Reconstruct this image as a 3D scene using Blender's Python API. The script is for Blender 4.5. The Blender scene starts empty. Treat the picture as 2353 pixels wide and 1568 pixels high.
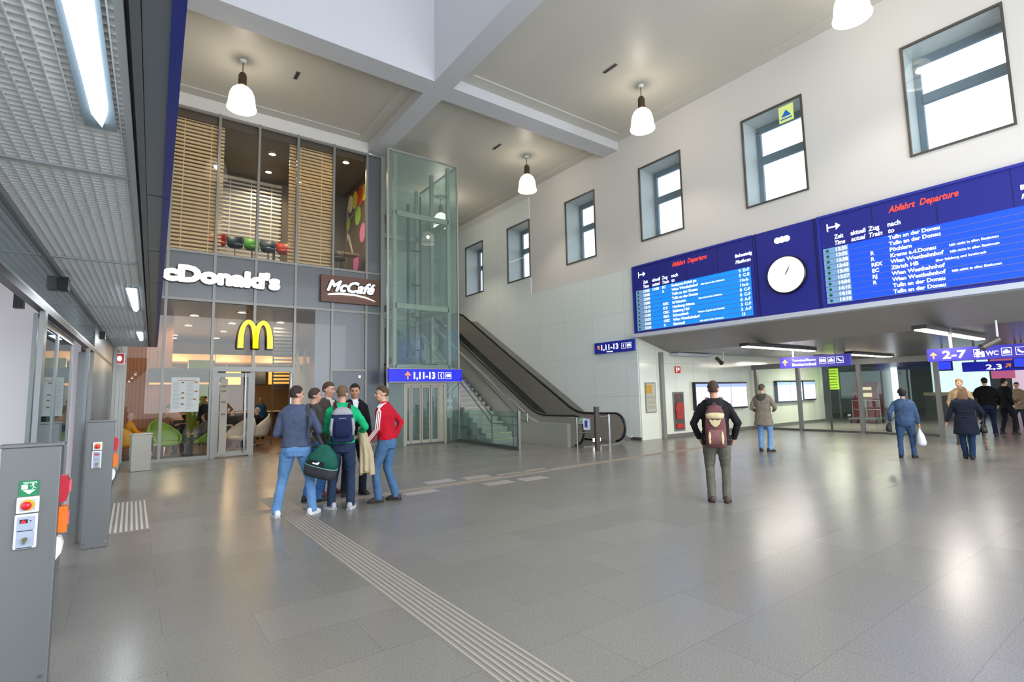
import bpy, math, random
from mathutils import Vector, Matrix, Euler
random.seed(7)
scn = bpy.context.scene
col = scn.collection
R2D = math.radians

# ------------------------------------------------------------------ camera
CAMR = Matrix(((0.807938, -0.04263925, -0.5877228),
               (-0.58889625, -0.09382387, -0.80274422),
               (-0.02091401, 0.99467531, -0.10091397)))
FPX = 1190.645
CAMP = Vector((0, 0, 1.65))
cd = bpy.data.cameras.new('camera'); cam = bpy.data.objects.new('camera', cd); col.objects.link(cam)
cam.matrix_world = Matrix.Translation(CAMP) @ CAMR.to_4x4()
cd.sensor_width = 36; cd.sensor_fit = 'HORIZONTAL'; cd.lens = FPX / 2353 * 36
scn.cycles.transparent_max_bounces = 32
cd.clip_start = 0.05; cd.clip_end = 500
scn.camera = cam

def on(u, v, ax, val):
    """point of the photographed place on the plane (axis ax = val) seen at photo pixel u, v"""
    r = CAMR @ Vector((u - 1176.5, -(v - 784), -FPX))
    return CAMP + r * ((val - CAMP[ax]) / r[ax])

# ------------------------------------------------------------------ sky, daylight, exposure
w = bpy.data.worlds.new('sky'); scn.world = w; w.use_nodes = True
nt = w.node_tree
bg = nt.nodes['Background']; bg.inputs[0].default_value = (0.86, 0.93, 1.0, 1); bg.inputs[1].default_value = 2.6
scn.view_settings.view_transform = 'Standard'; scn.view_settings.look = 'None'
scn.view_settings.exposure = 0.0; scn.view_settings.gamma = 1; scn.view_settings.use_curve_mapping = False

def area_light(name, loc, rot, sx, sy, power, color):
    l = bpy.data.lights.new(name, 'AREA'); l.shape = 'RECTANGLE'; l.size = sx; l.size_y = sy; l.energy = power; l.color = color
    o = bpy.data.objects.new(name, l); col.objects.link(o); o.location = loc; o.rotation_euler = rot
    return o
# daylight that falls through the roof light at the top of the well
area_light('skylight_daylight', (2.6, 5.4, 20.6), (0, 0, 0), 7.0, 13.0, 150, (0.86, 0.93, 1.0))
# added fill lamp standing in for daylight from the unseen street end, behind the viewer
area_light('street_fill', (6.6, -3.8, 3.9), (R2D(88), 0, 0), 12, 6, 1150, (0.9, 0.95, 1.0))

def spot_light(name, loc, power, color, ang=150, r=.12):
    l = bpy.data.lights.new(name, 'SPOT'); l.energy = power; l.color = color; l.spot_size = R2D(ang); l.spot_blend = .5; l.shadow_soft_size = r
    o = bpy.data.objects.new(name, l); col.objects.link(o); o.location = loc
    return o
def point_light(name, loc, power, color, r=0.08):
    l = bpy.data.lights.new(name, 'POINT'); l.energy = power; l.color = color; l.shadow_soft_size = r
    o = bpy.data.objects.new(name, l); col.objects.link(o); o.location = loc
    return o

# ------------------------------------------------------------------ materials
MATS = {}
def srgb(h):
    if isinstance(h, str):
        h = h.lstrip('#'); c = [int(h[i:i + 2], 16) / 255 for i in (0, 2, 4)]
        return tuple(((x + .055) / 1.055) ** 2.4 if x > .04045 else x / 12.92 for x in c)
    return h
def mat(name, colr='#808080', rough=.5, metal=0., spec=.5, emit=None, es=0., bump=0., bscale=80., var=0., vscale=6., coat=0.):
    if name in MATS: return MATS[name]
    m = bpy.data.materials.new(name); m.use_nodes = True; t = m.node_tree; b = t.nodes['Principled BSDF']
    c = srgb(colr)
    b.inputs['Base Color'].default_value = (*c, 1); b.inputs['Roughness'].default_value = rough
    b.inputs['Metallic'].default_value = metal; b.inputs['Specular IOR Level'].default_value = spec
    b.inputs['Coat Weight'].default_value = coat
    if emit is not None:
        b.inputs['Emission Color'].default_value = (*srgb(emit), 1); b.inputs['Emission Strength'].default_value = es
    tc = None
    if bump or var:
        tc = t.nodes.new('ShaderNodeTexCoord')
    if bump:
        n = t.nodes.new('ShaderNodeTexNoise'); n.inputs['Scale'].default_value = bscale; n.inputs['Detail'].default_value = 4
        t.links.new(tc.outputs['Object'], n.inputs['Vector'])
        bp = t.nodes.new('ShaderNodeBump'); bp.inputs['Strength'].default_value = bump; bp.inputs['Distance'].default_value = .02
        t.links.new(n.outputs['Fac'], bp.inputs['Height']); t.links.new(bp.outputs['Normal'], b.inputs['Normal'])
    if var:
        n = t.nodes.new('ShaderNodeTexNoise'); n.inputs['Scale'].default_value = vscale; n.inputs['Detail'].default_value = 5
        t.links.new(tc.outputs['Object'], n.inputs['Vector'])
        r = t.nodes.new('ShaderNodeValToRGB'); r.color_ramp.elements[0].position = .3; r.color_ramp.elements[1].position = .7
        r.color_ramp.elements[0].color = (*[x * (1 - var) for x in c], 1); r.color_ramp.elements[1].color = (*[min(1, x * (1 + var)) for x in c], 1)
        t.links.new(n.outputs['Fac'], r.inputs['Fac']); t.links.new(r.outputs['Color'], b.inputs['Base Color'])
    MATS[name] = m; return m
def glass(name, tint='#e8f4f0', refl=1.5, rough=0.0, haze=0.0, hazecol='#a8c0bc'):
    """thin pane: straight-through light plus a Fresnel reflection"""
    if name in MATS: return MATS[name]
    m = bpy.data.materials.new(name); m.use_nodes = True; t = m.node_tree; t.nodes.clear()
    o = t.nodes.new('ShaderNodeOutputMaterial'); tr = t.nodes.new('ShaderNodeBsdfTransparent'); gl = t.nodes.new('ShaderNodeBsdfGlossy')
    tr.inputs[0].default_value = (*srgb(tint), 1); gl.inputs['Roughness'].default_value = rough; gl.inputs['Color'].default_value = (.95, .98, 1, 1)
    fr = t.nodes.new('ShaderNodeFresnel')
    ge = t.nodes.new('ShaderNodeNewGeometry'); mr = t.nodes.new('ShaderNodeMapRange'); mr.inputs[3].default_value = refl; mr.inputs[4].default_value = 1 / refl
    t.links.new(ge.outputs['Backfacing'], mr.inputs[0]); t.links.new(mr.outputs[0], fr.inputs[0])
    mx = t.nodes.new('ShaderNodeMixShader'); t.links.new(fr.outputs[0], mx.inputs[0])
    src = tr.outputs[0]
    if haze:
        df = t.nodes.new('ShaderNodeBsdfDiffuse'); df.inputs[0].default_value = (*srgb(hazecol), 1)
        m2 = t.nodes.new('ShaderNodeMixShader'); m2.inputs[0].default_value = haze
        t.links.new(tr.outputs[0], m2.inputs[1]); t.links.new(df.outputs[0], m2.inputs[2]); src = m2.outputs[0]
    t.links.new(src, mx.inputs[1]); t.links.new(gl.outputs[0], mx.inputs[2]); t.links.new(mx.outputs[0], o.inputs[0])
    MATS[name] = m; return m
def glow(name, c, s, through=0.0):
    if name in MATS: return MATS[name]
    m = bpy.data.materials.new(name); m.use_nodes = True; t = m.node_tree; t.nodes.clear()
    o = t.nodes.new('ShaderNodeOutputMaterial'); e = t.nodes.new('ShaderNodeEmission'); e.inputs[0].default_value = (*srgb(c), 1); e.inputs[1].default_value = s
    if through:
        tr = t.nodes.new('ShaderNodeBsdfTransparent'); mx = t.nodes.new('ShaderNodeMixShader'); mx.inputs[0].default_value = 1 - through
        t.links.new(tr.outputs[0], mx.inputs[1]); t.links.new(e.outputs[0], mx.inputs[2]); t.links.new(mx.outputs[0], o.inputs[0])
    else: t.links.new(e.outputs[0], o.inputs[0])
    MATS[name] = m; return m

def pattern_mat(name, kind, c1, c2, scale, rough=.4, mortar=.004, bw=1.2, bh=.6, c3=None, axes='XY', coat=0, off=.5, noise=0., loc=(0, 0, 0), spec=.5, bump=0.):
    """brick / stripe patterns in object space (metres)"""
    m = bpy.data.materials.new(name); m.use_nodes = True; t = m.node_tree; b = t.nodes['Principled BSDF']
    tc = t.nodes.new('ShaderNodeTexCoord'); sp = t.nodes.new('ShaderNodeSeparateXYZ'); cb = t.nodes.new('ShaderNodeCombineXYZ')
    t.links.new(tc.outputs['Object'], sp.inputs[0])
    t.links.new(sp.outputs[axes[0]], cb.inputs[0]); t.links.new(sp.outputs[axes[1]], cb.inputs[1])
    mp = t.nodes.new('ShaderNodeMapping'); mp.inputs['Location'].default_value = loc; t.links.new(cb.outputs[0], mp.inputs[0])
    if kind == 'brick':
        k = t.nodes.new('ShaderNodeTexBrick'); k.inputs['Scale'].default_value = scale; k.offset = off
        k.inputs['Color1'].default_value = (*srgb(c1), 1); k.inputs['Color2'].default_value = (*srgb(c2), 1); k.inputs['Mortar'].default_value = (*srgb(c3 or c2), 1)
        k.inputs['Mortar Size'].default_value = mortar; k.inputs['Brick Width'].default_value = bw; k.inputs['Row Height'].default_value = bh
        k.inputs['Mortar Smooth'].default_value = .3
        t.links.new(mp.outputs[0], k.inputs[0]); out = k.outputs[0]
    else:
        k = t.nodes.new('ShaderNodeTexWave'); k.wave_type = 'BANDS'; k.bands_direction = 'X'; k.inputs['Scale'].default_value = scale; k.inputs['Distortion'].default_value = 3; k.inputs['Detail'].default_value = 3
        mp.inputs['Scale'].default_value = (1, .12, 1)
        t.links.new(mp.outputs[0], k.inputs[0]); r = t.nodes.new('ShaderNodeValToRGB')
        r.color_ramp.elements[0].color = (*srgb(c1), 1); r.color_ramp.elements[1].color = (*srgb(c2), 1)
        t.links.new(k.outputs['Fac'], r.inputs[0]); out = r.outputs[0]
    if noise:
        n = t.nodes.new('ShaderNodeTexNoise'); n.inputs['Scale'].default_value = 90; n.inputs['Detail'].default_value = 2
        n2 = t.nodes.new('ShaderNodeTexNoise'); n2.inputs['Scale'].default_value = .7; n2.inputs['Detail'].default_value = 2
        t.links.new(tc.outputs['Object'], n.inputs['Vector']); t.links.new(tc.outputs['Object'], n2.inputs['Vector'])
        mr = t.nodes.new('ShaderNodeMapRange'); mr.inputs[1].default_value = .3; mr.inputs[2].default_value = .7; mr.inputs[3].default_value = 1 - noise; mr.inputs[4].default_value = 1 + noise
        t.links.new(n.outputs['Fac'], mr.inputs[0])
        mm = t.nodes.new('ShaderNodeVectorMath'); mm.operation = 'SCALE'; t.links.new(out, mm.inputs[0]); t.links.new(mr.outputs[0], mm.inputs['Scale']); out = mm.outputs[0]
        r2 = t.nodes.new('ShaderNodeMapRange'); r2.inputs[3].default_value = rough - .03; r2.inputs[4].default_value = rough + .03
        t.links.new(n2.outputs['Fac'], r2.inputs[0]); t.links.new(r2.outputs[0], b.inputs['Roughness'])
    else: b.inputs['Roughness'].default_value = rough
    t.links.new(out, b.inputs['Base Color']); b.inputs['Coat Weight'].default_value = coat; b.inputs['Coat Roughness'].default_value = .12
    b.inputs['Specular IOR Level'].default_value = spec
    if bump:
        bp = t.nodes.new('ShaderNodeBump'); bp.inputs['Strength'].default_value = bump; bp.inputs['Distance'].default_value = .01
        t.links.new(k.outputs['Fac'], bp.inputs['Height']); t.links.new(bp.outputs['Normal'], b.inputs['Normal'])
    MATS[name] = m; return m

# ------------------------------------------------------------------ mesh builder
def frame(d):
    d = d.normalized(); a = Vector((0, 0, 1)) if abs(d.z) < .95 else Vector((1, 0, 0))
    x = d.cross(a).normalized(); y = x.cross(d).normalized(); return x, y
class MB:
    def __init__(s, T=None): s.v = []; s.f = []; s.m = []; s.mi = 0; s.T = T
    def add(s, vs, fs):
        n = len(s.v); s.v += [Vector(v) for v in vs]; s.f += [tuple(n + i for i in f) for f in fs]; s.m += [s.mi] * len(fs); return s
    def box(s, x0, x1, y0, y1, z0, z1):
        x0, x1 = min(x0, x1), max(x0, x1); y0, y1 = min(y0, y1), max(y0, y1); z0, z1 = min(z0, z1), max(z0, z1)
        return s.add([(x0, y0, z0), (x1, y0, z0), (x1, y1, z0), (x0, y1, z0), (x0, y0, z1), (x1, y0, z1), (x1, y1, z1), (x0, y1, z1)],
                     [(0, 3, 2, 1), (4, 5, 6, 7), (0, 1, 5, 4), (1, 2, 6, 5), (2, 3, 7, 6), (3, 0, 4, 7)])
    def bar(s, a, b, w, h):
        """rectangular bar from a to b, w wide and h high"""
        a = Vector(a); b = Vector(b); x, y = frame(b - a); x *= w / 2; y *= h / 2
        return s.add([a - x - y, a + x - y, a + x + y, a - x + y, b - x - y, b + x - y, b + x + y, b - x + y],
                     [(3, 2, 1, 0), (4, 5, 6, 7), (0, 1, 5, 4), (1, 2, 6, 5), (2, 3, 7, 6), (3, 0, 4, 7)])
    def tube(s, pts, r, seg=10, caps=True):
        pts = [Vector(p) for p in pts]; rs = r if isinstance(r, (list, tuple)) else [r] * len(pts); vs = []; fs = []
        px = None
        for i, p in enumerate(pts):
            d = (pts[min(i + 1, len(pts) - 1)] - pts[max(i - 1, 0)])
            if px is None: x, y = frame(d)
            else:
                d = d.normalized(); x = (px - d * px.dot(d)).normalized(); y = x.cross(d) * -1
                y = d.cross(x)
            if px is None: y = d.normalized().cross(x)
            px = x
            for k in range(seg):
                a = 2 * math.pi * k / seg; vs.append(p + (x * math.cos(a) + y * math.sin(a)) * rs[i])
        for i in range(len(pts) - 1):
            for k in range(seg):
                k2 = (k + 1) % seg; fs.append((i * seg + k, i * seg + k2, (i + 1) * seg + k2, (i + 1) * seg + k))
        if caps:
            fs.append(tuple(range(seg - 1, -1, -1))); b0 = (len(pts) - 1) * seg; fs.append(tuple(range(b0, b0 + seg)))
        return s.add(vs, fs)
    def ell(s, c, rx, ry, rz, seg=16, rings=10, M=None):
        c = Vector(c); vs = []; fs = []
        for i in range(1, rings):
            t = math.pi * i / rings
            for k in range(seg):
                a = 2 * math.pi * k / seg; q = Vector((rx * math.sin(t) * math.cos(a), ry * math.sin(t) * math.sin(a), rz * math.cos(t)))
                vs.append(c + (M @ q if M else q))
        top = len(vs); q = Vector((0, 0, rz)); vs.append(c + (M @ q if M else q)); vs.append(c - (M @ q if M else q))
        for i in range(rings - 2):
            for k in range(seg):
                k2 = (k + 1) % seg; fs.append((i * seg + k, (i + 1) * seg + k, (i + 1) * seg + k2, i * seg + k2))
        for k in range(seg):
            k2 = (k + 1) % seg; fs.append((top, k, k2)); b0 = (rings - 2) * seg; fs.append((top + 1, b0 + k2, b0 + k))
        return s.add(vs, fs)
    def lathe(s, prof, c=(0, 0, 0), seg=24, axis='Z', cap=True):
        c = Vector(c); vs = []; fs = []
        for r, z in prof:
            for k in range(seg):
                a = 2 * math.pi * k / seg; p = (r * math.cos(a), r * math.sin(a), z)
                if axis == 'X': p = (z, p[0], p[1])
                elif axis == 'Y': p = (p[0], z, p[1])
                vs.append(c + Vector(p))
        for i in range(len(prof) - 1):
            for k in range(seg):
                k2 = (k + 1) % seg; fs.append((i * seg + k, i * seg + k2, (i + 1) * seg + k2, (i + 1) * seg + k))
        if cap and prof[0][0] > 1e-4: fs.append(tuple(range(seg - 1, -1, -1)))
        if cap and prof[-1][0] > 1e-4: b0 = (len(prof) - 1) * seg; fs.append(tuple(range(b0, b0 + seg)))
        return s.add(vs, fs)
    def prism(s, poly, o, ux, uy, th):
        """polygon (2D) drawn in plane at o with axes ux, uy, extruded by vector th"""
        o = Vector(o); ux = Vector(ux); uy = Vector(uy); th = Vector(th); n = len(poly)
        a = [o + ux * p[0] + uy * p[1] for p in poly]; b = [q + th for q in a]
        return s.add(a + b, [tuple(range(n - 1, -1, -1)), tuple(range(n, 2 * n))] + [(i, (i + 1) % n, n + (i + 1) % n, n + i) for i in range(n)])
    def rings(s, rr, seg=20):
        """rr: list of (centre, rx, ry[, M]) lofted and capped"""
        vs = []; fs = []
        for q in rr:
            c, rx, ry = Vector(q[0]), q[1], q[2]; M = q[3] if len(q) > 3 else None; e = q[4] if len(q) > 4 else 2.0
            for k in range(seg):
                a = 2 * math.pi * k / seg; ca, sa = math.cos(a), math.sin(a)
                p = Vector((rx * math.copysign(abs(ca) ** (2 / e), ca), ry * math.copysign(abs(sa) ** (2 / e), sa), 0)); vs.append(c + (M @ p if M else p))
        for i in range(len(rr) - 1):
            for k in range(seg):
                k2 = (k + 1) % seg; fs.append((i * seg + k, i * seg + k2, (i + 1) * seg + k2, (i + 1) * seg + k))
        fs.append(tuple(range(seg - 1, -1, -1))); b0 = (len(rr) - 1) * seg; fs.append(tuple(range(b0, b0 + seg)))
        return s.add(vs, fs)
    def build(s, name, m, parent=None, smooth=False, bevel=0, remesh=0, fold=0, clamp=None, loc=None, sub=0):
        me = bpy.data.meshes.new(name)
        vs = [s.T @ v for v in s.v] if s.T else s.v
        if clamp is not None: vs = [Vector((v.x, v.y, max(v.z, clamp))) for v in vs]
        me.from_pydata([tuple(v) for v in vs], [], s.f)
        for q in (m if isinstance(m, (list, tuple)) else [m]): me.materials.append(q)
        if isinstance(m, (list, tuple)): me.polygons.foreach_set('material_index', s.m)
        if smooth: me.polygons.foreach_set('use_smooth', [True] * len(s.f))
        me.update()
        o = bpy.data.objects.new(name, me); col.objects.link(o)
        if loc is not None:
            me.transform(Matrix.Translation(-Vector(loc))); o.location = loc
        if parent is not None: adopt(o, parent)
        if bevel:
            b = o.modifiers.new('bevel', 'BEVEL'); b.width = bevel; b.segments = 2; b.limit_method = 'ANGLE'
        if remesh:
            r = o.modifiers.new('remesh', 'REMESH'); r.mode = 'VOXEL'; r.voxel_size = remesh; r.use_smooth_shade = True
            k = o.modifiers.new('smooth', 'SMOOTH'); k.factor = .5; k.iterations = 3
            if fold:
                tx = bpy.data.textures.get('folds') or bpy.data.textures.new('folds', 'CLOUDS'); tx.noise_scale = .085; tx.noise_depth = 1
                k = o.modifiers.new('folds', 'DISPLACE'); k.texture = tx; k.strength = fold; k.mid_level = .5; k.texture_coords = 'LOCAL'
            BAKE.append(o)
        if sub:
            k = o.modifiers.new('sub', 'SUBSURF'); k.levels = sub; k.render_levels = sub
        return o
BAKE = []
def adopt(o, p):
    o.parent = p
    o.matrix_parent_inverse = world_of(p).inverted()
def world_of(o):
    B = Matrix.LocRotScale(o.location, o.rotation_euler, o.scale)
    return B if o.parent is None else world_of(o.parent) @ o.matrix_parent_inverse @ B
def tag(o, label, cat, group=None, kind=None):
    if label: o['label'] = label
    if cat: o['category'] = cat
    if group: o['group'] = group
    if kind: o['kind'] = kind
    return o
def thing(name, label, cat, loc=(0, 0, 0), rz=0, group=None):
    o = bpy.data.objects.new(name, None); o.empty_display_size = .1; col.objects.link(o); o.location = loc; o.rotation_euler = (0, 0, rz)
    return tag(o, label, cat, group)
def struct(name, mb, m, parent=None, label=None, **k):
    o = mb.build(name, m, parent, **k)
    if parent is None: o['kind'] = 'structure'
    if label: o['label'] = label
    return o
def kids(o): return [c for c in col.objects if c.parent == o]
def dup(o, parent=None, loc=None, rz=None, label=None):
    c = o.copy(); col.objects.link(c)
    if parent is not None: c.parent = parent
    if loc is not None: c.location = loc
    if rz is not None: c.rotation_euler = (0, 0, rz)
    if label: c['label'] = label
    for k in kids(o): dup(k, c)
    return c
def text(s, size, o, ux, uy, m, parent, name='lettering', ext=.004, bold=0., shear=0., align='LEFT', sx=1., raise_=0., label=None, spacing=1., fit=None, heavy=0.):
    """flat lettering drawn at o, running along ux with its top along uy"""
    cu = bpy.data.curves.new(name, 'FONT'); cu.body = s; cu.size = size; cu.extrude = ext; cu.offset = bold; cu.shear = shear; cu.align_x = align
    cu.space_character = spacing; cu.resolution_u = 3
    t = bpy.data.objects.new(name, cu)
    me = bpy.data.meshes.new_from_object(t); bpy.data.objects.remove(t); bpy.data.curves.remove(cu)
    ux = Vector(ux).normalized(); uy = Vector(uy).normalized(); n = ux.cross(uy)
    if fit:
        xs_ = [v.co.x for v in me.vertices]; sx = fit / (max(xs_) - min(xs_))
        if align == 'LEFT': o = Vector(o) - ux * min(xs_) * sx
    if heavy:
        base = [tuple(v.co) for v in me.vertices]; bf = [tuple(p.vertices) for p in me.polygons]; vs = []; fs = []
        for k in range(9):
            a = k * math.pi / 4; dx, dy = (heavy * math.cos(a) / sx, heavy * math.sin(a)) if k < 8 else (0, 0)
            n0 = len(vs); vs += [(x + dx, y + dy, z - k * .0002) for x, y, z in base]; fs += [tuple(n0 + i for i in f) for f in bf]
        me.clear_geometry(); me.from_pydata(vs, [], fs); me.update()
    M = Matrix((ux * sx, uy, n)).transposed().to_4x4(); M.translation = Vector(o) + n * raise_
    me.transform(M); me.materials.clear(); me.materials.append(m)
    ob = bpy.data.objects.new(name, me); col.objects.link(ob)
    if parent is not None: adopt(ob, parent)
    if label: ob['label'] = label
    return ob
# ================================================================== THE HALL
XW = 13.8; YF = 17.17; ZC = 10.66; ZS = 10.31
white = mat('wall_paint', '#d5d2ce', .75)
white2 = mat('well_paint', '#c6c7cb', .8)
beamm = mat('beam_paint', '#c4c5c8', .7)
floor_m = pattern_mat('granite_tiles', 'brick', '#77746e', '#7f7b75', 1, rough=.25, mortar=.0025, bw=1.15, bh=.6, c3='#6a6661', noise=.2, spec=.32, coat=0, loc=(.33, .21, 0))
ceil_m = pattern_mat('ceiling_panels', 'brick', '#c2beb2', '#c0bcb0', 1, rough=.42, mortar=.004, bw=1.2, bh=5, c3='#b4b0a4', off=0, loc=(0, 0, 0))
panel_m = pattern_mat('wall_glass_panels', 'brick', '#e2e9e7', '#dfe6e4', 1, rough=.2, mortar=.005, bw=1.55, bh=1.47, c3='#bcc5c2', axes='YZ', off=0, loc=(.25, 0, 0), coat=.4)
panel2_m = pattern_mat('passage_glass_panels', 'brick', '#dcdfd2', '#d9dccf', 1, rough=.15, mortar=.005, bw=1.05, bh=2.6, c3='#969a92', axes='XZ', off=0, coat=.4)
alu = mat('brushed_aluminium', '#8c8a86', .38, .55, bump=.02, bscale=200)
alud = mat('dark_aluminium', '#5d5d5d', .4, .5)
steel = mat('stainless_steel', '#8f8e8b', .3, .85, bump=.03, bscale=90)
steelb = mat('polished_steel', '#b8b8b8', .14, 1.)
black = mat('black_plastic', '#0c0c0e', .4)
blue = mat('sign_blue', '#1a22b8', .35, emit='#1a22c8', es=.25)
blued = mat('board_blue', '#23288a', .35)
signw = mat('sign_white', '#f4f6fa', .5, emit='#ffffff', es=.7)
orange = mat('sign_orange', '#ff9a50', .5, emit='#ff8a40', es=.5)
whitep = mat('white_plastic', '#e6e8ea', .35)

struct('floor', MB().box(-6, -1.0, -4, 17, -.2, 0).box(-1.0, 46, -4, YF, -.2, 0).box(6.95, 46, YF, 30, -.2, 0), floor_m)
struct('ceiling', MB().box(7.0, XW, -4, 12.118, ZC, ZC + .2).box(7.0, XW, 12.806, 30, ZC, ZC + .2).box(-1, 6.403, 12.806, YF, ZC, ZC + .2), ceil_m)
# slightly sunk middle field of every ceiling bay shows as a border band round it
band = MB()
for x0, x1, y0, y1 in ((7.0, XW, -4, 12.118), (7.0, XW, 12.806, 26), (-1, 6.403, 12.806, YF)):
    wd = .42; z0 = ZC - .035; z1 = ZC + .01
    band.box(x0, x1, y0, y0 + wd, z0, z1).box(x0, x1, y1 - wd, y1, z0, z1).box(x0, x0 + wd, y0 + wd, y1 - wd, z0, z1).box(x1 - wd, x1, y0 + wd, y1 - wd, z0, z1)
struct('trim_1', band, mat('ceiling_border', '#c2bfb6', .6))
struct('trim_2', MB().box(-1, XW, 12.124, 12.806, ZS, ZC + .1).box(6.409, 7.0, -4, 12.124, ZS, ZC + .1).box(6.403, 7.0, 12.806, YF + .1, ZS, ZC + .1), beamm)
# roof-light well: white walls rising from the beams
struct('wall_well', MB().box(-1.2, 6.403, 12.118, 12.5, ZS + .002, 21).box(6.403, 6.8, -1.5, 12.5, ZS + .002, 21).box(-1.2, 6.403, -1.8, -1.2, ZS, 21).box(-1.6, -1.0, -1.8, 12.5, ZS, 21), white2)
rl = MB()
for i in range(6): rl.box(-1.0, 6.4, -1.2 + i * 2.66, -1.1 + i * 2.66, 20.9, 21.05)
rl.box(2.65, 2.75, -1.2, 12.2, 20.9, 21.05)
wr = struct('window_9', MB().box(-1.0, 6.4, -1.2, 12.2, 21.06, 21.08), glass('roof_glass', '#ffffff'))
rl.build('glazing_bar', alu, wr)

# right-hand wall (departure-board wall)
WY = [(22.806, 21.127), (19.049, 17.362), (15.032, 13.373), (11.244, 9.542), (7.489, 5.808), (3.655, 1.92), (-.15, -1.85)]
WB_, WT_ = 6.695, 9.286
wl = MB(); D = .9
wl.box(XW, XW + D, 11.641, 30, 0, WB_).box(XW, XW + D, -4, 11.641, 3.435, WB_).box(XW, XW + D, -4, 30, WT_, ZC + .3)
ys = [30] + [v for w_ in WY for v in w_] + [-4]
for i in range(0, len(ys), 2): wl.box(XW, XW + D, ys[i + 1], ys[i], WB_, WT_)
struct('wall_right', wl, white)
# glass cladding of its lower part and of the tall part beyond the lift
struct('trim_3', MB().box(XW - .03, XW, 11.641, 17.34, .1, 5.9), panel_m)
tl = MB(); ztop = 10.25
tl.box(XW - .03, XW, 17.34, 30, .1, WB_ - .03).box(XW - .03, XW, 17.34, 30, WT_ + .03, ztop).box(XW - .03, XW, 19.08, 21.09, WB_ - .03, WT_ + .03).box(XW - .03, XW, 22.84, 30, WB_ - .03, WT_ + .03)
struct('trim_4', tl, panel_m)
struct('baseboard_right', MB().box(XW - .04, XW, 11.65, 30, 0, .1), mat('dark_plinth', '#4a4744', .5))
dk = mat('dark_window_trim', '#57524b', .45, .3)
sash_m = mat('grey_window_frame', '#7f8b95', .45)
pane_m = glass('window_pane', '#f4fafc', 1.5); outer_m = glass('outer_pane', '#f6f8fa', 1.45)
for i, (ya, yb) in enumerate(WY):
    fr = MB(); t_ = .045; xa, xb = XW - .035, XW + .02
    fr.box(xa, xb, yb, ya, WT_ - t_, WT_).box(xa, xb, yb, ya, WB_, WB_ + t_).box(xa, xb, ya - t_, ya, WB_ + t_, WT_ - t_).box(xa, xb, yb, yb + t_, WB_ + t_, WT_ - t_)
    wo = struct('window_%d' % (i + 1), fr, dk)
    MB().box(XW + .001, XW + .009, yb + t_, ya - t_, WB_ + t_, WT_ - t_).build('pane', pane_m, wo)
    sa = MB(); x0, x1 = XW + D - .12, XW + D - .02; q = .13
    zt = WB_ + (WT_ - WB_) * .60
    sa.box(x0, x1, yb, ya, WT_ - q - .05, WT_).box(x0, x1, yb, ya, WB_, WB_ + q).box(x0, x1, ya - q, ya, WB_ + q, WT_ - q).box(x0, x1, yb, yb + q, WB_ + q, WT_ - q).box(x0 - .03, x1, yb + q, ya - q, zt - .1, zt + .12)
    so = sa.build('sash', sash_m, wo, bevel=.012)
    MB().box(x0 + .05, x0 + .06, yb + q, ya - q, WB_ + q, zt - .1).box(x0 + .05, x0 + .06, yb + q, ya - q, zt + .12, WT_ - q).build('sash_pane', outer_m, so)
# yellow sticker with a blue triangle on the pane of the fifth window, and the writing round it
st = thing('sticker', 'square yellow green sticker with blue triangle on the wall window above the departure board', 'sticker', (XW - .01, 6.12, 8.9))
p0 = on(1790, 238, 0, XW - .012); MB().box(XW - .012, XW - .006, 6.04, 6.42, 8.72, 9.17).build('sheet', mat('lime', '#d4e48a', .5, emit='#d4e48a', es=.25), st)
bl = mat('sticker_blue', '#1f6fd0', .5)
MB().prism([(0, 0), (.26, 0), (.13, .18)], (XW - .013, 6.36, 8.87), (0, -1, 0), (0, 0, 1), (-.004, 0, 0)).prism([(0, 0), (.3, 0), (.3, .035), (0, .035)], (XW - .013, 6.38, 8.79), (0, -1, 0), (0, 0, 1), (-.004, 0, 0)).build('emblem', bl, st)

# other walls
struct('wall_back', MB().box(-1.6, 6.403, YF - .02, YF + .35, 10.24, ZC + .15), white)
struct('wall_far', MB().box(6.9, 15, 29.6, 30, 0, 11), white)
struct('wall_stair', MB().box(6.93, 7.0, 18.9, 30, 0, 10.6), mat('pale_panel', '#d0d6ce', .35))
struct('wall_street', MB().box(-1.6, XW, -4.3, -4.0, 0, .6).box(-1.6, XW, -4.3, -4, 9.6, ZC + .3).box(-1.6, -1, -4.3, -4, 0, 10).box(6, 6.5, -4.3, -4, .6, 10), white)

# ------------------------------------------------------------------ passage under the board
PC = 2.98
struct('ceiling_passage', MB().box(15.45, 46, -4, 11.6, PC, PC + .1), pattern_mat('metal_slat_ceiling', 'brick', '#8f8f92', '#878789', 1, rough=.28, mortar=.012, bw=40, bh=.2, c3='#3c3c3e', axes='YX', off=0, spec=.6))
sf = MB()
sf.add([(XW, -4, 3.43), (XW, 11.641, 3.43), (15.45, 11.641, PC), (15.45, -4, PC), (XW, -4, 3.6), (XW, 11.641, 3.6), (15.45, 11.641, 3.6), (15.45, -4, 3.6)],
       [(0, 3, 2, 1), (4, 5, 6, 7), (0, 1, 5, 4), (1, 2, 6, 5), (2, 3, 7, 6), (3, 0, 4, 7)])
struct('trim_5', sf, mat('grey_soffit', '#93918d', .5))
struct('trim_6', MB().box(XW - .32, XW, -4, 11.66, 3.435, 3.552), mat('pale_ledge', '#c3c9d4', .4))
struct('wall_passage', MB().box(XW, 27.3, 11.6, 11.9, 0, 3.6), panel2_m)
struct('trim_7', MB().box(14.82, 14.98, 11.5, 11.62, 0, PC), alu)
struct('baseboard_passage', MB().box(14.98, 27.3, 11.57, 11.62, 0, .12), mat('grey_plinth', '#6c6a66', .5))
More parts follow.
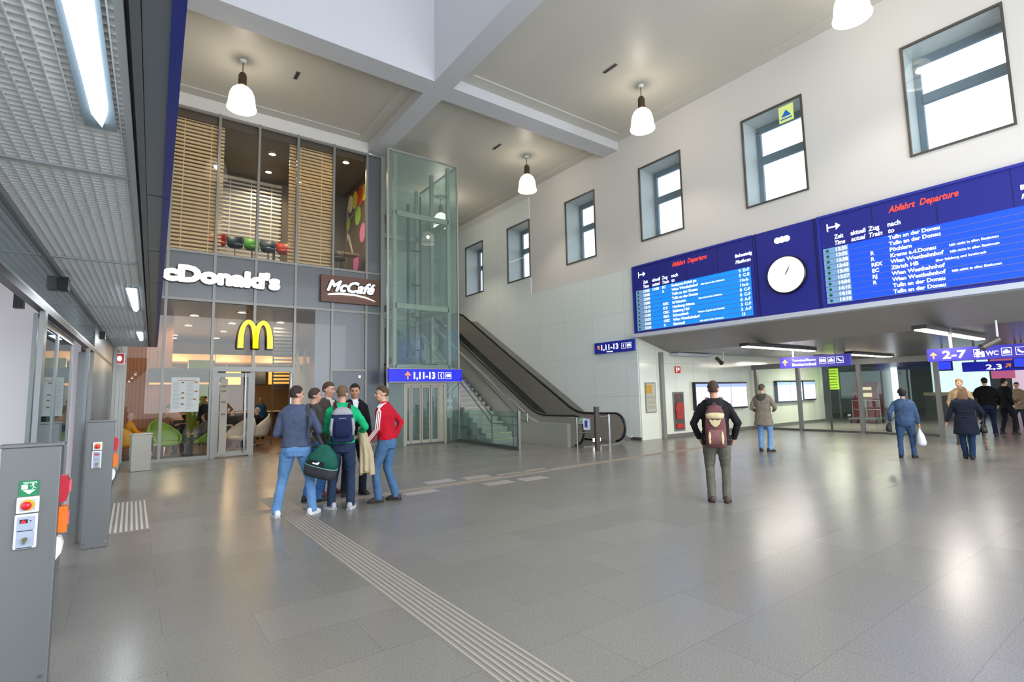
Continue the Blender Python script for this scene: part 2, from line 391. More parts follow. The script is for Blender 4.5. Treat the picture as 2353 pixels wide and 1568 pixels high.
struct('trim_8', MB().box(15.45, 17.5, 11.2, 11.6, PC - .12, PC - .02), mat('pale_ledge'))
struct('wall_passage_far', MB().box(45, 45.3, -4, 14, 0, 3.2).box(27.3, 45, 14.4, 14.7, 0, 3.2), mat('far_wall', '#8d9690', .3))
struct('floor_beyond', MB().box(27.3, 46, 11.6, 14.6, 2.98, 3.1), mat('far_ceiling', '#8b8b8b', .4))
# glazed draught screen across the passage
gs = thing('glass_screen', 'grey framed glass partition with sliding doors across the passage behind the coated men', 'glass partition', (20.9, 8.5, 0))
f_ = MB().box(20.85, 20.97, 5.4, 11.6, 2.42, 2.62)
f_.build('header', alu, gs)
for yy in (11.45, 9.77, 7.67, 5.45): MB().box(20.84, 20.98, yy - .06, yy + .06, 0, 2.42).build('post', alu, gs)
MB().box(20.86, 20.96, 5.5, 11.4, 0, .07).build('sill', alud, gs)
gp = glass('screen_glass', '#f0f6f2', 1.5)
for a_, b_ in ((11.39, 9.83), (9.71, 7.73), (7.61, 5.51)): MB().box(20.9, 20.915, b_, a_, .07, 2.42).build('pane', gp, gs)
dl = MB().box(20.88, 20.94, 8.66, 8.72, .07, 2.42); dl.build('door_stile', alud, gs)

# ------------------------------------------------------------------ street-side doors on the left, under the canopy
KS = Matrix.Rotation(-math.atan(.0265), 4, 'Z')
XL = -.66
def LM(): return MB(KS)
tealg = glass('door_glass', '#9fb5b4', 1.6, 0, .12, '#3e4a4b')
gl2 = mat('grey_metal', '#7e8486', .32, .35); panw = mat('pale_pink_panel', '#e3d9dc', .6)
struct('wall_left', LM().box(XL - .5, XL, -4, 17.3, 2.72, 10.6), white)
hd = LM().box(XL - .03, XL, 8.75, 12.4, 2.36, 2.72).box(XL - .03, XL + .01, -4, 12.4, 2.68, 2.72); struct('trim_9', hd, gl2)
wh = struct('window_12', LM().box(XL - .03, XL, -4, 8.75, 2.36, 2.375), gl2); LM().box(XL - .015, XL - .005, -4, 8.75, 2.375, 2.68).build('pane', glass('header_glass', '#c2cbce', 1.5, .05, .3, '#7e8688'), wh)
struct('trim_10', LM().box(XL - .05, XL - .0, -4, 12.4, 2.31, 2.36), black)
struct('trim_11', LM().box(XL - .16, XL + .0, 8.75, 12.4, 0, 2.31), gl2)
# porch walls seen through the open doorways
struct('wall_porch', LM().box(-2.6, XL - .15, 6.2, 6.5, 0, 2.74).box(-2.6, XL - .15, 8.9, 9.2, 0, 2.74), panw)
struct('ceiling_porch', LM().box(-2.6, XL - .15, 3.2, 12, 2.74, 2.8), panw)
def door_leaf(n, y0, y1, label):
    f = LM().box(XL - .08, XL - .055, y0, y0 + .05, .02, 2.31).box(XL - .08, XL - .055, y1 - .05, y1, .02, 2.31).box(XL - .08, XL - .055, y0 + .05, y1 - .05, .02, .12).box(XL - .08, XL - .055, y0 + .05, y1 - .05, 2.25, 2.31)
    d = struct('door_%d' % n, f, gl2, label=label)
    LM().box(XL - .07, XL - .064, y0 + .06, y1 - .06, .12, 2.25).build('door_glass', tealg, d)
door_leaf(1, 1.9, 3.75, 'glass sliding door nearest the viewer on the left')
door_leaf(2, 5.05, 6.1, 'glass sliding door between the two steel posts, nearer leaf')
door_leaf(3, 6.1, 7.15, 'glass sliding door between the two steel posts, farther leaf')
struct('trim_12', LM().box(XL - .03, XL + .0, 4.93, 5.05, 0, 2.31).box(XL - .03, XL + .0, 8.1, 8.22, 0, 2.31).box(XL - .14, XL + .01, -.6, -.4, 0, 2.31), gl2)
# glazing between the canopy end and the corner of the restaurant
gwl = MB(KS)
for y_ in (12.5, 14.0, 15.5, 16.95): gwl.box(XL - .05, XL + .06, y_, y_ + .09, 0, 5.8)
gwl.box(XL - .05, XL + .05, 12.5, 17.0, 0, .09).box(XL - .05, XL + .05, 12.5, 17.0, 2.7, 2.8)
wlg = struct('window_10', gwl, alu)
LM().box(XL, XL + .01, 12.5, 17.0, .09, 5.8).build('pane', glass('side_glass', '#eef4f2', 1.5), wlg)
# ================================================================== RESTAURANT FRONT
MU = [0.645, 1.803, 2.896, 4.052, 5.215, 6.367, 6.93]
S1, S2, HD, ZT = 5.911, 4.514, 2.524, 10.242
XC = XL + .0265 * YF            # corner with the street side
mull = mat('mullion_grey', '#8b8a85', .4, .25); gpan = mat('grey_facade_panel', '#66696d', .3, .1, coat=.3)
fm = MB()
for i, x in enumerate(MU[:-1]):
    z0 = 0 if i not in (2,) else HD
    fm.box(x - .035, x + .035, YF - .06, YF + .06, z0, ZT)
fm.box(XC - .05, XC + .05, YF - .06, YF + .06, 0, ZT)
for z, x1 in ((ZT - .05, 6.93), (S1, 6.93), (S2, 6.93)): fm.box(XC, x1, YF - .05, YF + .05, z - .035, z + .035)
fm.box(MU[1], MU[3] + .05, YF - .08, YF + .08, HD - .06, HD + .08).box(MU[4], MU[5], YF - .05, YF + .05, HD - .03, HD + .04)
fm.box(XC, MU[1], YF - .05, YF + .05, 0, .09).box(MU[3], 6.93, YF - .05, YF + .05, 0, .09)
fac = struct('trim_13', fm, mull)
struct('trim_14', MB().box(6.86, 7.0, YF - .1, YF + .1, 0, ZT), mat('pale_post', '#a6a49e', .4, .3))
gp_ = MB()
xs = [XC] + MU
for a_, b_ in zip(xs[:-1], xs[1:]):
    gp_.box(a_ + .035, b_ - .035, YF - .012, YF + .012, S2 + .035, S1 - .035)
gp_.box(MU[5] + .035, MU[6] - .03, YF - .012, YF + .012, S1 + .035, ZT - .1)
gp_.box(4.68, MU[4] - .035, YF - .012, YF + .012, .09, S2 - .035).box(MU[4] + .035, MU[5] - .035, YF - .012, YF + .012, HD + .04, S2 - .035).box(MU[5] + .035, 6.86, YF - .012, YF + .012, .09, S2 - .035)
struct('wall_restaurant', gp_, gpan)
glz = glass('shop_glass', '#f5f3ee', 1.32, 0)
up = MB()
for a_, b_ in zip(xs[:-2], xs[1:-1]): up.box(a_ + .035, b_ - .035, YF - .006, YF + .006, S1 + .035, ZT - .1)
w11 = struct('window_11', MB().box(XC, MU[5], YF - .02, YF + .02, ZT - .1, ZT - .085), mull); up.build('upper_panes', glz, w11)
lo = MB(); lo.box(XC + .05, MU[0] - .035, YF - .006, YF + .006, .09, S2 - .035).box(MU[0] + .035, MU[1] - .035, YF - .006, YF + .006, .09, S2 - .035)
lo.box(MU[1] + .035, MU[2] - .035, YF - .006, YF + .006, HD + .08, S2 - .035).box(MU[2] + .035, MU[3] - .035, YF - .006, YF + .006, HD + .08, S2 - .035).box(MU[3] + .035, 4.68, YF - .006, YF + .006, .09, S2 - .035)
lo.build('lower_panes', glz, w11)
# grey service door in the panelled part
sd = struct('door_4', MB().box(MU[4] + .05, MU[5] - .05, YF - .02, YF + .02, .02, HD - .04), mat('service_door', '#6f747c', .35))
MB().box(MU[5] - .2, MU[5] - .16, YF - .06, YF - .02, 1.0, 1.16).build('handle', steel, sd)
MB().box(MU[5] - .24, MU[5] - .17, YF - .028, YF - .02, 2.28, 2.36).build('door_sign', signw, sd)
# sliding entrance
se = struct('door_5', MB().box(MU[1] + .03, MU[1] + .16, YF - .1, YF + .1, 0, HD - .06).box(MU[2] - .06, MU[2] + .07, YF + .0, YF + .1, 0, HD - .06).box(MU[3] - .1, MU[3] + .04, YF - .1, YF + .1, 0, HD - .06), mull)
lf = MB().box(1.96, 2.03, YF - .05, YF - .0, .03, 2.42).box(2.78, 2.86, YF - .05, YF, .03, 2.42).box(2.03, 2.78, YF - .05, YF, .03, .16).box(2.03, 2.78, YF - .05, YF, 2.3, 2.42)
lfo = lf.build('door_leaf', mull, se)
MB().box(2.03, 2.78, YF - .03, YF - .02, .16, 2.3).build('door_glass', glz, lfo)
MB().tube([(2.7, YF - .12, .1), (2.7, YF - .12, 2.42)], .03, 12).build('pull_bar', steelb, lfo)
MB().tube([(3.96, YF - .14, .1), (3.96, YF - .14, 2.42)], .03, 12).build('pull_bar', steelb, se)

# interior shells
wood = pattern_mat('oak_wall', 'wave', '#9c6238', '#b47446', 3.2, rough=.45, axes='XY')
woodf = pattern_mat('wood_floor', 'brick', '#7a5f4c', '#6d5443', 1, rough=.3, mortar=.003, bw=1.6, bh=.14, c3='#4d3a2e', off=.37)
dcl = mat('restaurant_ceiling', '#5c534a', .6)
struct('floor_restaurant', MB().box(XC - 1.2, 6.9, YF, 30, -.2, 0), woodf)
struct('ceiling_restaurant', MB().box(XC - 1.2, 6.9, YF + .07, 30, 4.45, 5.88), dcl)
struct('ceiling_cafe', MB().box(XC - 1.2, 6.9, YF + .1, 30, 9.95, 10.2), dcl)
struct('wall_restaurant_side', MB().box(6.86, 6.93, YF + .02, 30, 0, 4.45).box(6.86, 6.93, YF + .02, 30, 5.88, 10.2), mat('taupe_wall', '#746d66', .6))
struct('wall_restaurant_left', MB().box(XC - 1.3, XC - 1.2, YF, 30, 0, 10.2), wood)
struct('wall_oak', MB().box(XC - 1.2, 1.02, 20.4, 20.6, 0, 4.45), wood)
bw = MB(); q0 = on(505, 398, 1, 20.95); q1 = on(641, 650, 1, 20.95)
bx0, bx1 = q0.x, q1.x; bz1 = q0.z; bz0 = 5.95
bw.box(XC - 1.2, bx0, 20.95, 21.15, 5.88, 9.95).box(bx1, 6.86, 20.95, 21.15, 5.88, 9.95).box(bx0, bx1, 20.95, 21.15, bz1, 9.95)
struct('wall_cafe_back', bw, mat('cafe_wall', '#5d5850', .6))
struct('wall_cafe_backlight', MB().box(bx0 - .5, bx1 + .5, 22.5, 22.6, 5.9, 9.9), mat('pale_glow', '#b9bab4', .6, emit='#cfd4d6', es=.18))  # glowing panel added behind the back blind in place of daylight
struct('wall_kitchen', MB().box(XC - 1.2, 6.86, 29.7, 29.8, 0, 4.45), mat('kitchen_wall', '#a98a62', .6))

# venetian blinds
slat = mat('oak_slats', '#f0d8b0', .5); slatw = mat('white_slats', '#d9d8d2', .5)
def blind(label, x0, x1, y, z0, z1, m, sp=.115, dep=.055, cat='blind', group='slatted blinds upstairs'):
    t = thing('venetian_blind', label, cat, ((x0 + x1) / 2, y, z0), group=group)
    mb = MB(); z = z0 + .05
    while z < z1 - .12: mb.box(x0, x1, y - dep / 2, y + dep / 2, z, z + .062); z += sp
    mb.build('slats', m, t)
    MB().box(x0, x1, y - .04, y + .04, z1 - .1, z1).build('head_rail', m, t)
    c = MB(); n = max(2, int((x1 - x0) / .55))
    for k in range(n): xx = x0 + (x1 - x0) * (k + .5) / n; c.box(xx - .012, xx + .012, y - dep / 2 - .006, y - dep / 2, z0, z1)
    c.build('ladder_tape', m, t); return t
blind('wooden slatted blind behind the leftmost upper window, beside the blue canopy edge', XC + .1, 1.96, YF + .22, S1 + .06, ZT - .12, slat)
blind('wooden slatted blind above the café sign, right of the upper open windows', 3.84, 5.22, YF + .22, S1 + .06, ZT - .12, slat)
blind('white slatted blind at the back of the upper dining room', bx0, bx1, 20.9, bz0 + .3, bz1 - .05, slatw, sp=.15)

# wall picture with fruit, upper right
mp_ = thing('mural', 'tall wall picture of coloured fruit slices on the upper floor at right', 'picture', (6.84, 18.9, 6.0))
MB().box(6.81, 6.855, YF + .3, 20.5, 5.95, 9.5).build('canvas', mat('mural_ground', '#5b544c', .6), mp_)
def disc_x(u, v, r, c, nm):
    p = on(u, v, 0, 6.80); p.y = min(p.y, 20.4); p.z = min(p.z, 9.4); m_ = MB().lathe([(0, 0), (r, 0), (r, -.012), (0, -.012)], (0, 0, 0), 20, 'X'); m_.T = Matrix.Translation((6.808, p.y, p.z)) @ Matrix.Diagonal((1, 1, 1.25, 1))
    m_.build('fruit_slice', mat(nm, c, .5, emit=c, es=.12), mp_)
for u, v, r, c, nm in ((829, 396, .30, '#d8472c', 'fruit_red'), (806, 425, .28, '#d9cf9a', 'fruit_cream'), (816, 455, .28, '#d6c02c', 'fruit_yellow'), (836, 436, .26, '#c8cc30', 'fruit_lime'), (822, 496, .30, '#8fb53c', 'fruit_green'), (833, 535, .30, '#cf7fae', 'fruit_pink'), (784, 528, .22, '#9ab03c', 'fruit_olive'), (818, 604, .3, '#c870a8', 'fruit_rose')):
    disc_x(u, v, r, c, nm)
sw = MB()
for (u0, v0, u1, v1, r_) in ((788, 440, 790, 560, .07), (835, 455, 800, 510, .09), (800, 540, 812, 590, .1)):
    a_ = on(u0, v0, 0, 6.80); b_ = on(u1, v1, 0, 6.80); a_.y = min(a_.y, 20.5); b_.y = min(b_.y, 20.5); a_.z = min(a_.z, 9.4); sw.prism([(a_.y - r_, a_.z), (a_.y + r_, a_.z), (b_.y + r_ * .6, b_.z), (b_.y - r_ * .6, b_.z)], (6.80, 0, 0), (0, 1, 0), (0, 0, 1), (.008, 0, 0))
sw.build('painted_utensil', mat('mural_white', '#c9c6bf', .6), mp_)

# downlights of both floors
dl_ring = mat('downlight_ring', '#1a1815', .5); dl_e = glow('downlight_glow', '#fff1d2', 14)
def downlight(u, v, z, r, label, grp, lamp=0):
    p = on(u, v, 2, z)
    if p.y < YF + .25 or p.y > 29.5: return
    t = thing('ceiling_downlight', label, 'ceiling light', (p.x, p.y, z), group=grp)
    MB().lathe([(r, 0), (r * 1.35, 0), (r * 1.35, -.02), (r, -.02), (r, 0)], (p.x, p.y, z), 16, 'Z', False).build('ring', dl_ring, t)
    MB().lathe([(0, -.012), (r, -.012), (r, -.002), (0, -.002)], (p.x, p.y, z), 16).build('lamp_disc', dl_e, t)
    if lamp: spot_light('downlight_lamp', (p.x, p.y, z - .05), lamp, (1, .82, .6))
lows = [(447, 725), (433, 748), (401, 770), (399, 777), (408, 793), (534, 743), (514, 762), (497, 777), (556, 718), (645, 741), (456, 814), (448, 823), (504, 819), (649, 814), (481, 790), (488, 790)]
for i, (u, v) in enumerate(lows): downlight(u, v, 4.44, .13, 'round downlight in the brown ceiling of the ground-floor dining room', 'ground-floor downlights', 140 if i in (0, 2, 4, 5, 7, 9, 10, 12) else 0)
ups = [(626, 354), (578, 300), (649, 469), (617, 395), (555, 499), (623, 509), (574, 459), (795, 373), (664, 567), (724, 457), (697, 490), (688, 420)]
for i, (u, v) in enumerate(ups): downlight(u, v, 9.94, .11, 'round downlight in the grey ceiling of the upper dining room', 'upper-floor downlights', 300 if i in (0, 1, 2, 3, 7, 4, 6) else 0)

# ------------------------------------------------------------------ furniture of the restaurant
def egg_chair(label, x, y, rz, c, z=0, s=1.0):
    t = thing('swivel_armchair', label, 'armchair', (x, y, z), rz, 'swivel armchairs in the restaurant')
    T0 = Matrix.Translation((x, y, z)) @ Matrix.Rotation(rz, 4, 'Z') @ Matrix.Scale(s, 4)
    m = mat('chair_' + c[1:], c, .55)
    b = MB(T0)
    vs = []; fs = []; nu, nv = 18, 12
    def shell(off):
        g = []
        for j in range(nv + 1):
            v_ = j / nv; zz = .38 + .75 * v_; r = .36 + .05 * math.sin(v_ * 3) - .1 * max(0, v_ - .6)
            sp_ = math.radians(150 - 75 * v_)
            for i in range(nu + 1):
                a = -sp_ + 2 * sp_ * i / nu - math.pi / 2
                g.append(((r + off) * math.cos(a), (r + off) * math.sin(a) - .08 * v_, zz - (.28 * abs(i / nu - .5) * 2 * v_)))
        return g
    g0 = shell(0); g1 = shell(.035); n = (nu + 1) * (nv + 1)
    for j in range(nv):
        for i in range(nu):
            a = j * (nu + 1) + i; fs += [(a, a + 1, a + nu + 2, a + nu + 1), (n + a + nu + 1, n + a + nu + 2, n + a + 1, n + a)]
    for i in range(nu): fs += [(i + 1, i, n + i, n + i + 1), (nv * (nu + 1) + i, nv * (nu + 1) + i + 1, n + nv * (nu + 1) + i + 1, n + nv * (nu + 1) + i)]
    for j in range(nv): a = j * (nu + 1); c_ = a + nu; fs += [(a, a + nu + 1, n + a + nu + 1, n + a), (c_ + nu + 1, c_, n + c_, n + c_ + nu + 1)]
    b.add(g0 + g1, fs); b.build('shell', m, t, smooth=True)
    MB(T0).rings([((0, -.02, .34), .3, .3), ((0, 0, .40), .36, .36), ((0, 0, .46), .33, .33), ((0, 0, .47), .2, .2)]).build('seat', m, t, smooth=True)
    MB(T0).tube([(0, 0, .05), (0, 0, .36)], .03, 10).build('column', steelb, t)
    f_ = MB(T0)
    for k in range(4): a = k * math.pi / 2 + .4; f_.bar((0, 0, .06), (.32 * math.cos(a), .32 * math.sin(a), .02), .04, .03)
    f_.build('star_base', steelb, t); return t
egg_chair('green swivel armchair with its curved back turned to the glass, left of the grey bin', .82, 18.35, R2D(-150), '#86ad2f')
egg_chair('green swivel armchair facing the room, right of the waiter in the long apron', 1.75, 18.5, R2D(110), '#86ad2f')
egg_chair('yellow armchair in which the bald person sits, against the oak wall', .0, 19.0, R2D(-75), '#d79a1e')
egg_chair('cream swivel chair just inside the sliding entrance', 2.86, 18.9, R2D(120), '#cfc3ae')
egg_chair('cream swivel chair on the right inside the entrance', 3.55, 20.2, R2D(78), '#cfc3ae')
tw = mat('table_top', '#d8cdb8', .4)
def cafe_table(label, x, y, r=.38, z=0, h=.74, grp='round restaurant tables', c=None):
    t = thing('cafe_table', label, 'table', (x, y, z), group=grp)
    MB().lathe([(0, h), (r, h), (r, h - .03), (0, h - .03)][::-1], (x, y, z), 24).build('table_top', c or tw, t)
    MB().tube([(x, y, z + .02), (x, y, z + h - .03)], .03, 10).build('column', steelb, t)
    MB().lathe([(0, 0), (.22, 0), (.2, .02), (0, .03)], (x, y, z), 20).build('foot', steelb, t)
cafe_table('small round table between the yellow and green armchairs', .5, 17.75, .16, h=.45)
cafe_table('round cream table beside the tan paper shapes inside the entrance', 4.3, 18.9, .36)
cafe_table('round cream table farther back inside the entrance', 2.6, 21.4, .4)
# bin with litter slots and a wooden shelf unit inside
tb = thing('partition_post', 'tall brown wooden column standing inside the entrance', 'post', (2.45, 20.2, 0))
MB().box(2.32, 2.58, 20.1, 20.35, 0, 1.15).build('body', mat('brown_wood', '#8a6a52', .5), tb)
sh = thing('suspended_shelf', 'long dark grey shelf box hanging before the oak wall', 'shelf', (.8, 19.9, 2.0))
a_ = on(344, 847, 1, 19.9); b_ = on(428, 880, 1, 19.9)
MB().box(a_.x, b_.x + 1.1, 19.7, 20.1, b_.z, a_.z).build('box', mat('dark_shelf', '#3d4246', .4), sh)
MB().box(a_.x, b_.x + 1.1, 19.68, 20.12, b_.z - .05, b_.z).build('underlight', mat('shelf_light', '#e8b070', .5, emit='#ffb060', es=.8), sh)
# serving counter with menu boards
MB().tube([(a_.x + .2, 19.9, a_.z), (a_.x + .2, 19.9, 4.45)], .008, 6).tube([(b_.x + .8, 19.9, a_.z), (b_.x + .8, 19.9, 4.45)], .008, 6).build('hanger', alud, sh)
ct = thing('serving_counter', 'long serving counter at the back of the ground floor', 'counter', (3.2, 26, 0))
MB().box(.6, 6.2, 25.6, 26.4, 0, 1.05).build('body', mat('counter_front', '#4a2e22', .4), ct)
MB().box(.5, 6.3, 25.5, 26.5, 1.05, 1.1).build('worktop', mat('counter_top', '#cbb48e', .35), ct)
for k, (x0, x1, c, e) in enumerate(((.6, 1.6, '#2a3a8a', .5), (1.75, 2.6, '#e8a04c', 1.2), (2.75, 3.9, '#e8b870', 1.3), (4.05, 4.9, '#16202e', .1), (5.05, 6.1, '#e0a050', 1.0))):
    mbd = thing('menu_screen', ['blue lit menu screen above the counter at far left', 'orange lit menu screen above the counter, second from left', 'pale orange menu screen above the counter, in the middle', 'dark menu screen above the counter, second from right', 'orange menu screen above the counter at far right'][k], 'screen', ((x0 + x1) / 2, 26, 2.3), group='menu screens over the counter')
    MB().box(x0, x1, 25.95, 26.0, 2.3, 3.0).build('display', mat('menu_%d' % k, c, .4, emit=c, es=e), mbd)
    MB().box(x0 - .03, x1 + .03, 26.0, 26.06, 2.27, 3.03).build('housing', black, mbd)
    MB().box((x0 + x1) / 2 - .02, (x0 + x1) / 2 + .02, 26.0, 26.04, 3.03, 3.25).build('hanger', alud, mbd)
cn = thing('ceiling_canopy', 'long warm-lit bulkhead over the serving counter', 'bulkhead', (3.2, 25.4, 3.2))
MB().box(.3, 6.6, 25.0, 26.6, 3.25, 3.55).build('panel', mat('warm_bulkhead', '#c9a070', .5, emit='#ffb868', es=.25), cn)
for k, x in enumerate((1.4, 3.2, 5.0)): point_light('counter_lamp', (x, 24.6, 3.0), 60, (1, .75, .45), .15)
gw = thing('green_wall_panel', 'olive green wall panel behind the entrance door', 'wall panel', (2.1, 23.6, 0))
MB().box(1.7, 2.6, 23.5, 23.6, 0, 3.2).build('panel', mat('olive', '#6f8a1e', .5), gw)
sfd = thing('paper_cone', 'pair of tall pointed tan paper shapes standing inside the glass behind the group', 'decoration', (4.4, 18.2, 0))
for k, (u0, u1, ut, vt, vb) in enumerate(((676, 705, 683, 803, 900), (690, 722, 700, 802, 900))):
    p0 = on(u0, 900, 1, 18 + .3 * k); p1 = on(u1, 900, 1, 18 + .3 * k); pt = on(ut, vt, 1, 18 + .3 * k); zz = 0
    MB().prism([(p0.x, 0), (p1.x, 0), (p1.x - .02, 1.6), (pt.x, pt.z), (p0.x, 1.8)], (0, 18 + .3 * k, 0), (1, 0, 0), (0, 0, 1), (0, .04, 0)).build('cone', mat('tan_paper', '#b39a70', .7), sfd)
# notices on the glass
mn = thing('menu_poster', 'white menu poster hanging in the ground-floor window left of the entrance', 'poster', (1.18, YF - .03, 1.32))
MB().box(.86, 1.53, YF - .03, YF - .015, 1.33, 2.29).build('sheet', mat('poster_white', '#c9cbc8', .5), mn)
pr_ = MB(); pb = MB(); rnd = random.Random(3)
for cx in (.9, 1.22):
    z = 2.16
    while z > 1.42:
        wl_ = rnd.uniform(.12, .2); pr_.box(cx, cx + wl_, YF - .034, YF - .03, z, z + .008); z -= .035
pr_.build('print', mat('faint_print', '#9a9c9a', .6), mn)['kind'] = 'stuff'
for (x, z) in ((1.13, 2.15), (1.45, 2.16), (1.46, 1.9), (1.14, 1.86), (1.14, 1.72), (1.43, 1.68), (1.14, 1.55)): MB().box(x - .04, x + .03, YF - .036, YF - .03, z - .02, z + .015).build('food_picture', mat('food_brown', '#8a5a24', .6), mn)
MB().box(1.0, 1.42, YF - .034, YF - .03, 2.2, 2.215).build('heading', mat('food_red', '#b8604c', .6), mn)
bp = thing('door_notice', 'tall beige notice strip on the sliding entrance door', 'notice', (2.15, YF - .06, .1))
MB().box(2.05, 2.24, YF - .066, YF - .058, .1, 2.25).build('sheet', mat('beige_notice', '#a9a294', .6), bp)
for k, z in enumerate((2.0, 1.86, 1.55, 1.2)): MB().box(2.08, 2.2, YF - .07, YF - .066, z, z + .06).build('print', mat('notice_print', '#7d755f', .6), bp)

# upper floor furniture
def stool(label, x, y, c, z=S1, grp=None):
    t = thing('bar_stool', label, 'stool', (x, y, z), group='stools upstairs'); m = mat('stool_' + c[1:], c, .45)
    MB().rings([((x, y, z + .6), .2, .2), ((x, y, z + .65), .23, .22), ((x, y, z + .69), .2, .2)]).build('seat', m, t, smooth=True)
    b = MB()
    b.add([(x + (.22 + o_) * math.cos(math.pi * (.1 + .8 * k / 8)), y + .04 + (.16 + o_) * math.sin(math.pi * (.1 + .8 * k / 8)), z + zz) for o_ in (0, .025) for zz in (.66, 1.0) for k in range(9)],
          [(k, k + 1, 9 + k + 1, 9 + k) for k in range(8)] + [(27 + k, 27 + k + 1, 18 + k + 1, 18 + k) for k in range(8)] + [(9 + k, 10 + k, 28 + k, 27 + k) for k in range(8)] + [(k + 1, k, 18 + k, 19 + k) for k in range(8)] + [(0, 9, 27, 18), (17, 8, 26, 35)])
    b.build('backrest', m, t, smooth=True)
    MB().tube([(x, y, z + .02), (x, y, z + .6)], .025, 10).build('column', steelb, t)
    MB().lathe([(0, 0), (.2, 0), (.18, .025), (0, .03)], (x, y, z), 18).build('foot', steelb, t)
stool('red stool upstairs behind the second upper window', 1.98, 18.3, '#b8322c')
stool('dark blue stool upstairs between the red and the green stool', 2.47, 18.3, '#31465c')
stool('bright green stool upstairs, in the middle of the row', 2.96, 18.3, '#58b04a')
stool('blue grey stool upstairs beside the green one', 3.45, 18.3, '#3b5368')
stool('orange red stool upstairs nearest the right-hand wooden blind', 3.94, 18.3, '#c04028')
stool('dark grey stool upstairs below the fruit picture', 5.75, 18.2, '#3a3a40')
ht = thing('high_table', 'long high table of pale wood upstairs behind the stools', 'table', (2.9, 19.1, S1))
MB().box(1.95, 3.9, 18.9, 19.4, S1 + 1.05, S1 + 1.12).build('table_top', mat('pale_wood', '#b8a27e', .4), ht)
for xx in (2.05, 3.75): MB().box(xx, xx + .07, 19.1, 19.2, S1, S1 + 1.05).build('leg', alud, ht)
ht2 = thing('high_table', 'short high table upstairs below the fruit picture', 'table', (5.9, 18.7, S1))
MB().box(5.4, 6.6, 18.5, 18.9, S1 + .95, S1 + 1.02).build('table_top', mat('pale_wood'), ht2)
MB().box(5.95, 6.02, 18.65, 18.72, S1, S1 + .95).build('leg', alud, ht2)
pt_ = thing('kitchen_blind', 'slatted metal screen hanging upstairs at the right of the group', 'screen', (4.6, 20.5, 2.5))
bb = MB()
for k in range(18): bb.box(4.1, 5.0, 20.5, 20.54, 2.0 + k * .13, 2.06 + k * .13)
bb.build('slats', alud, pt_); MB().box(4.12, 4.16, 20.54, 20.58, 0, 4.45).box(4.94, 4.98, 20.54, 20.58, 0, 4.45).build('upright', alud, pt_); pt_['label'] = 'slatted metal screen hanging behind the ground-floor glass near the grey panels'

# ------------------------------------------------------------------ fascia signs
glw = mat('sign_glow_white', '#ffffff', .4, emit='#ffffff', es=1.6); edge = mat('sign_edge', '#141414', .4)
sg = thing('fascia_sign', 'large white illuminated letters on the grey band above the ground floor', 'sign', (1.9, YF, 5.0))
def raised(s, size, x, z, parent, m_face, m_edge, bold, sx=1., shear=0., y=YF - .12, dep=.05, grow=.022, nm='letters', fit=None):
    text(s, size, (x, y, z), (1, 0, 0), (0, 0, 1), m_face, parent, nm, ext=.012, bold=bold, shear=shear, sx=sx, fit=fit, heavy=.034)
    text(s, size, (x, y + .06, z), (1, 0, 0), (0, 0, 1), m_edge, parent, 'edge', ext=.045, bold=bold, shear=shear, sx=sx, fit=fit, heavy=.034 + grow)
raised("cDonald's", .60, .56, 5.03, sg, glw, edge, .012, fit=2.99)
raised("M", .60, -.36, 5.03, sg, glw, edge, .012, fit=.74)
rail = MB().box(-.3, 3.6, YF - .05, YF - .03, 5.1, 5.14); rail.build('rail', edge, sg)
cs = thing('cafe_sign', 'brown rectangular café sign with white script lettering above the service door', 'sign', (5.8, YF, 4.75))
MB().box(4.81, 6.79, YF - .16, YF - .05, 4.77, 5.66).build('board', mat('sign_brown', '#6a4434', .45), cs)
text('McCaf\u00e9', .50, (5.0, YF - .2, 5.14), (1, 0, .0), (0, 0, 1), glw, cs, 'lettering', ext=.012, shear=.38, fit=1.6, heavy=.018)
text('McCaf\u00e9', .50, (5.0, YF - .18, 5.14), (1, 0, .0), (0, 0, 1), edge, cs, 'edge', ext=.015, shear=.38, fit=1.6, heavy=.045)
sc = MB(); sp_ = [(5.02, 5.0), (5.4, 5.06), (5.9, 5.06), (6.3, 5.0), (6.62, 4.9)]
sc.tube([(a, YF - .2, b) for a, b in sp_], [.02, .035, .03, .025, .008], 8); sc.build('swash', glw, cs)
gm = thing('arches_sign', 'yellow illuminated double-arch letter M hanging over the entrance', 'sign', (2.93, YF, 3.15))
def archM(w, h, t0, grow, y, m, nm, dep):
    """two tall parabolic arches joined in the middle"""
    mb = MB(); n = 28
    for s_ in (-1, 1):
        cx_ = s_ * w / 4
        out = []; inn = []
        for k in range(n + 1):
            a = math.pi * k / n
            wo = w / 4 + t0 / 2 + grow; wi = w / 4 - t0 / 2 - grow
            foot = .06 if (a > math.pi / 2) == (s_ < 0) else 0
            so = max(0., math.sin(a)) ** .72; si = max(0., math.sin(a)) ** .72
            out.append((cx_ + wo * math.cos(a) * (1 + .0), -grow + (h + 2 * grow) * so * 1.0))
            inn.append((cx_ + wi * math.cos(a), -grow + (h - t0 * .85) * si))
        for k in range(n):
            mb.prism([out[k], out[k + 1], inn[k + 1], inn[k]], (2.925, y, 3.16), (1, 0, 0), (0, 0, 1), (0, dep, 0))
    return mb.build(nm, m, gm)
archM(.81, .85, .15, 0, YF - .16, mat('sign_yellow', '#ffe430', .4, emit='#ffe020', es=1.1), 'arches', .05)
archM(.81, .85, .15, .03, YF - .12, mat('sign_edge_blue', '#141432', .4), 'edge', .05)
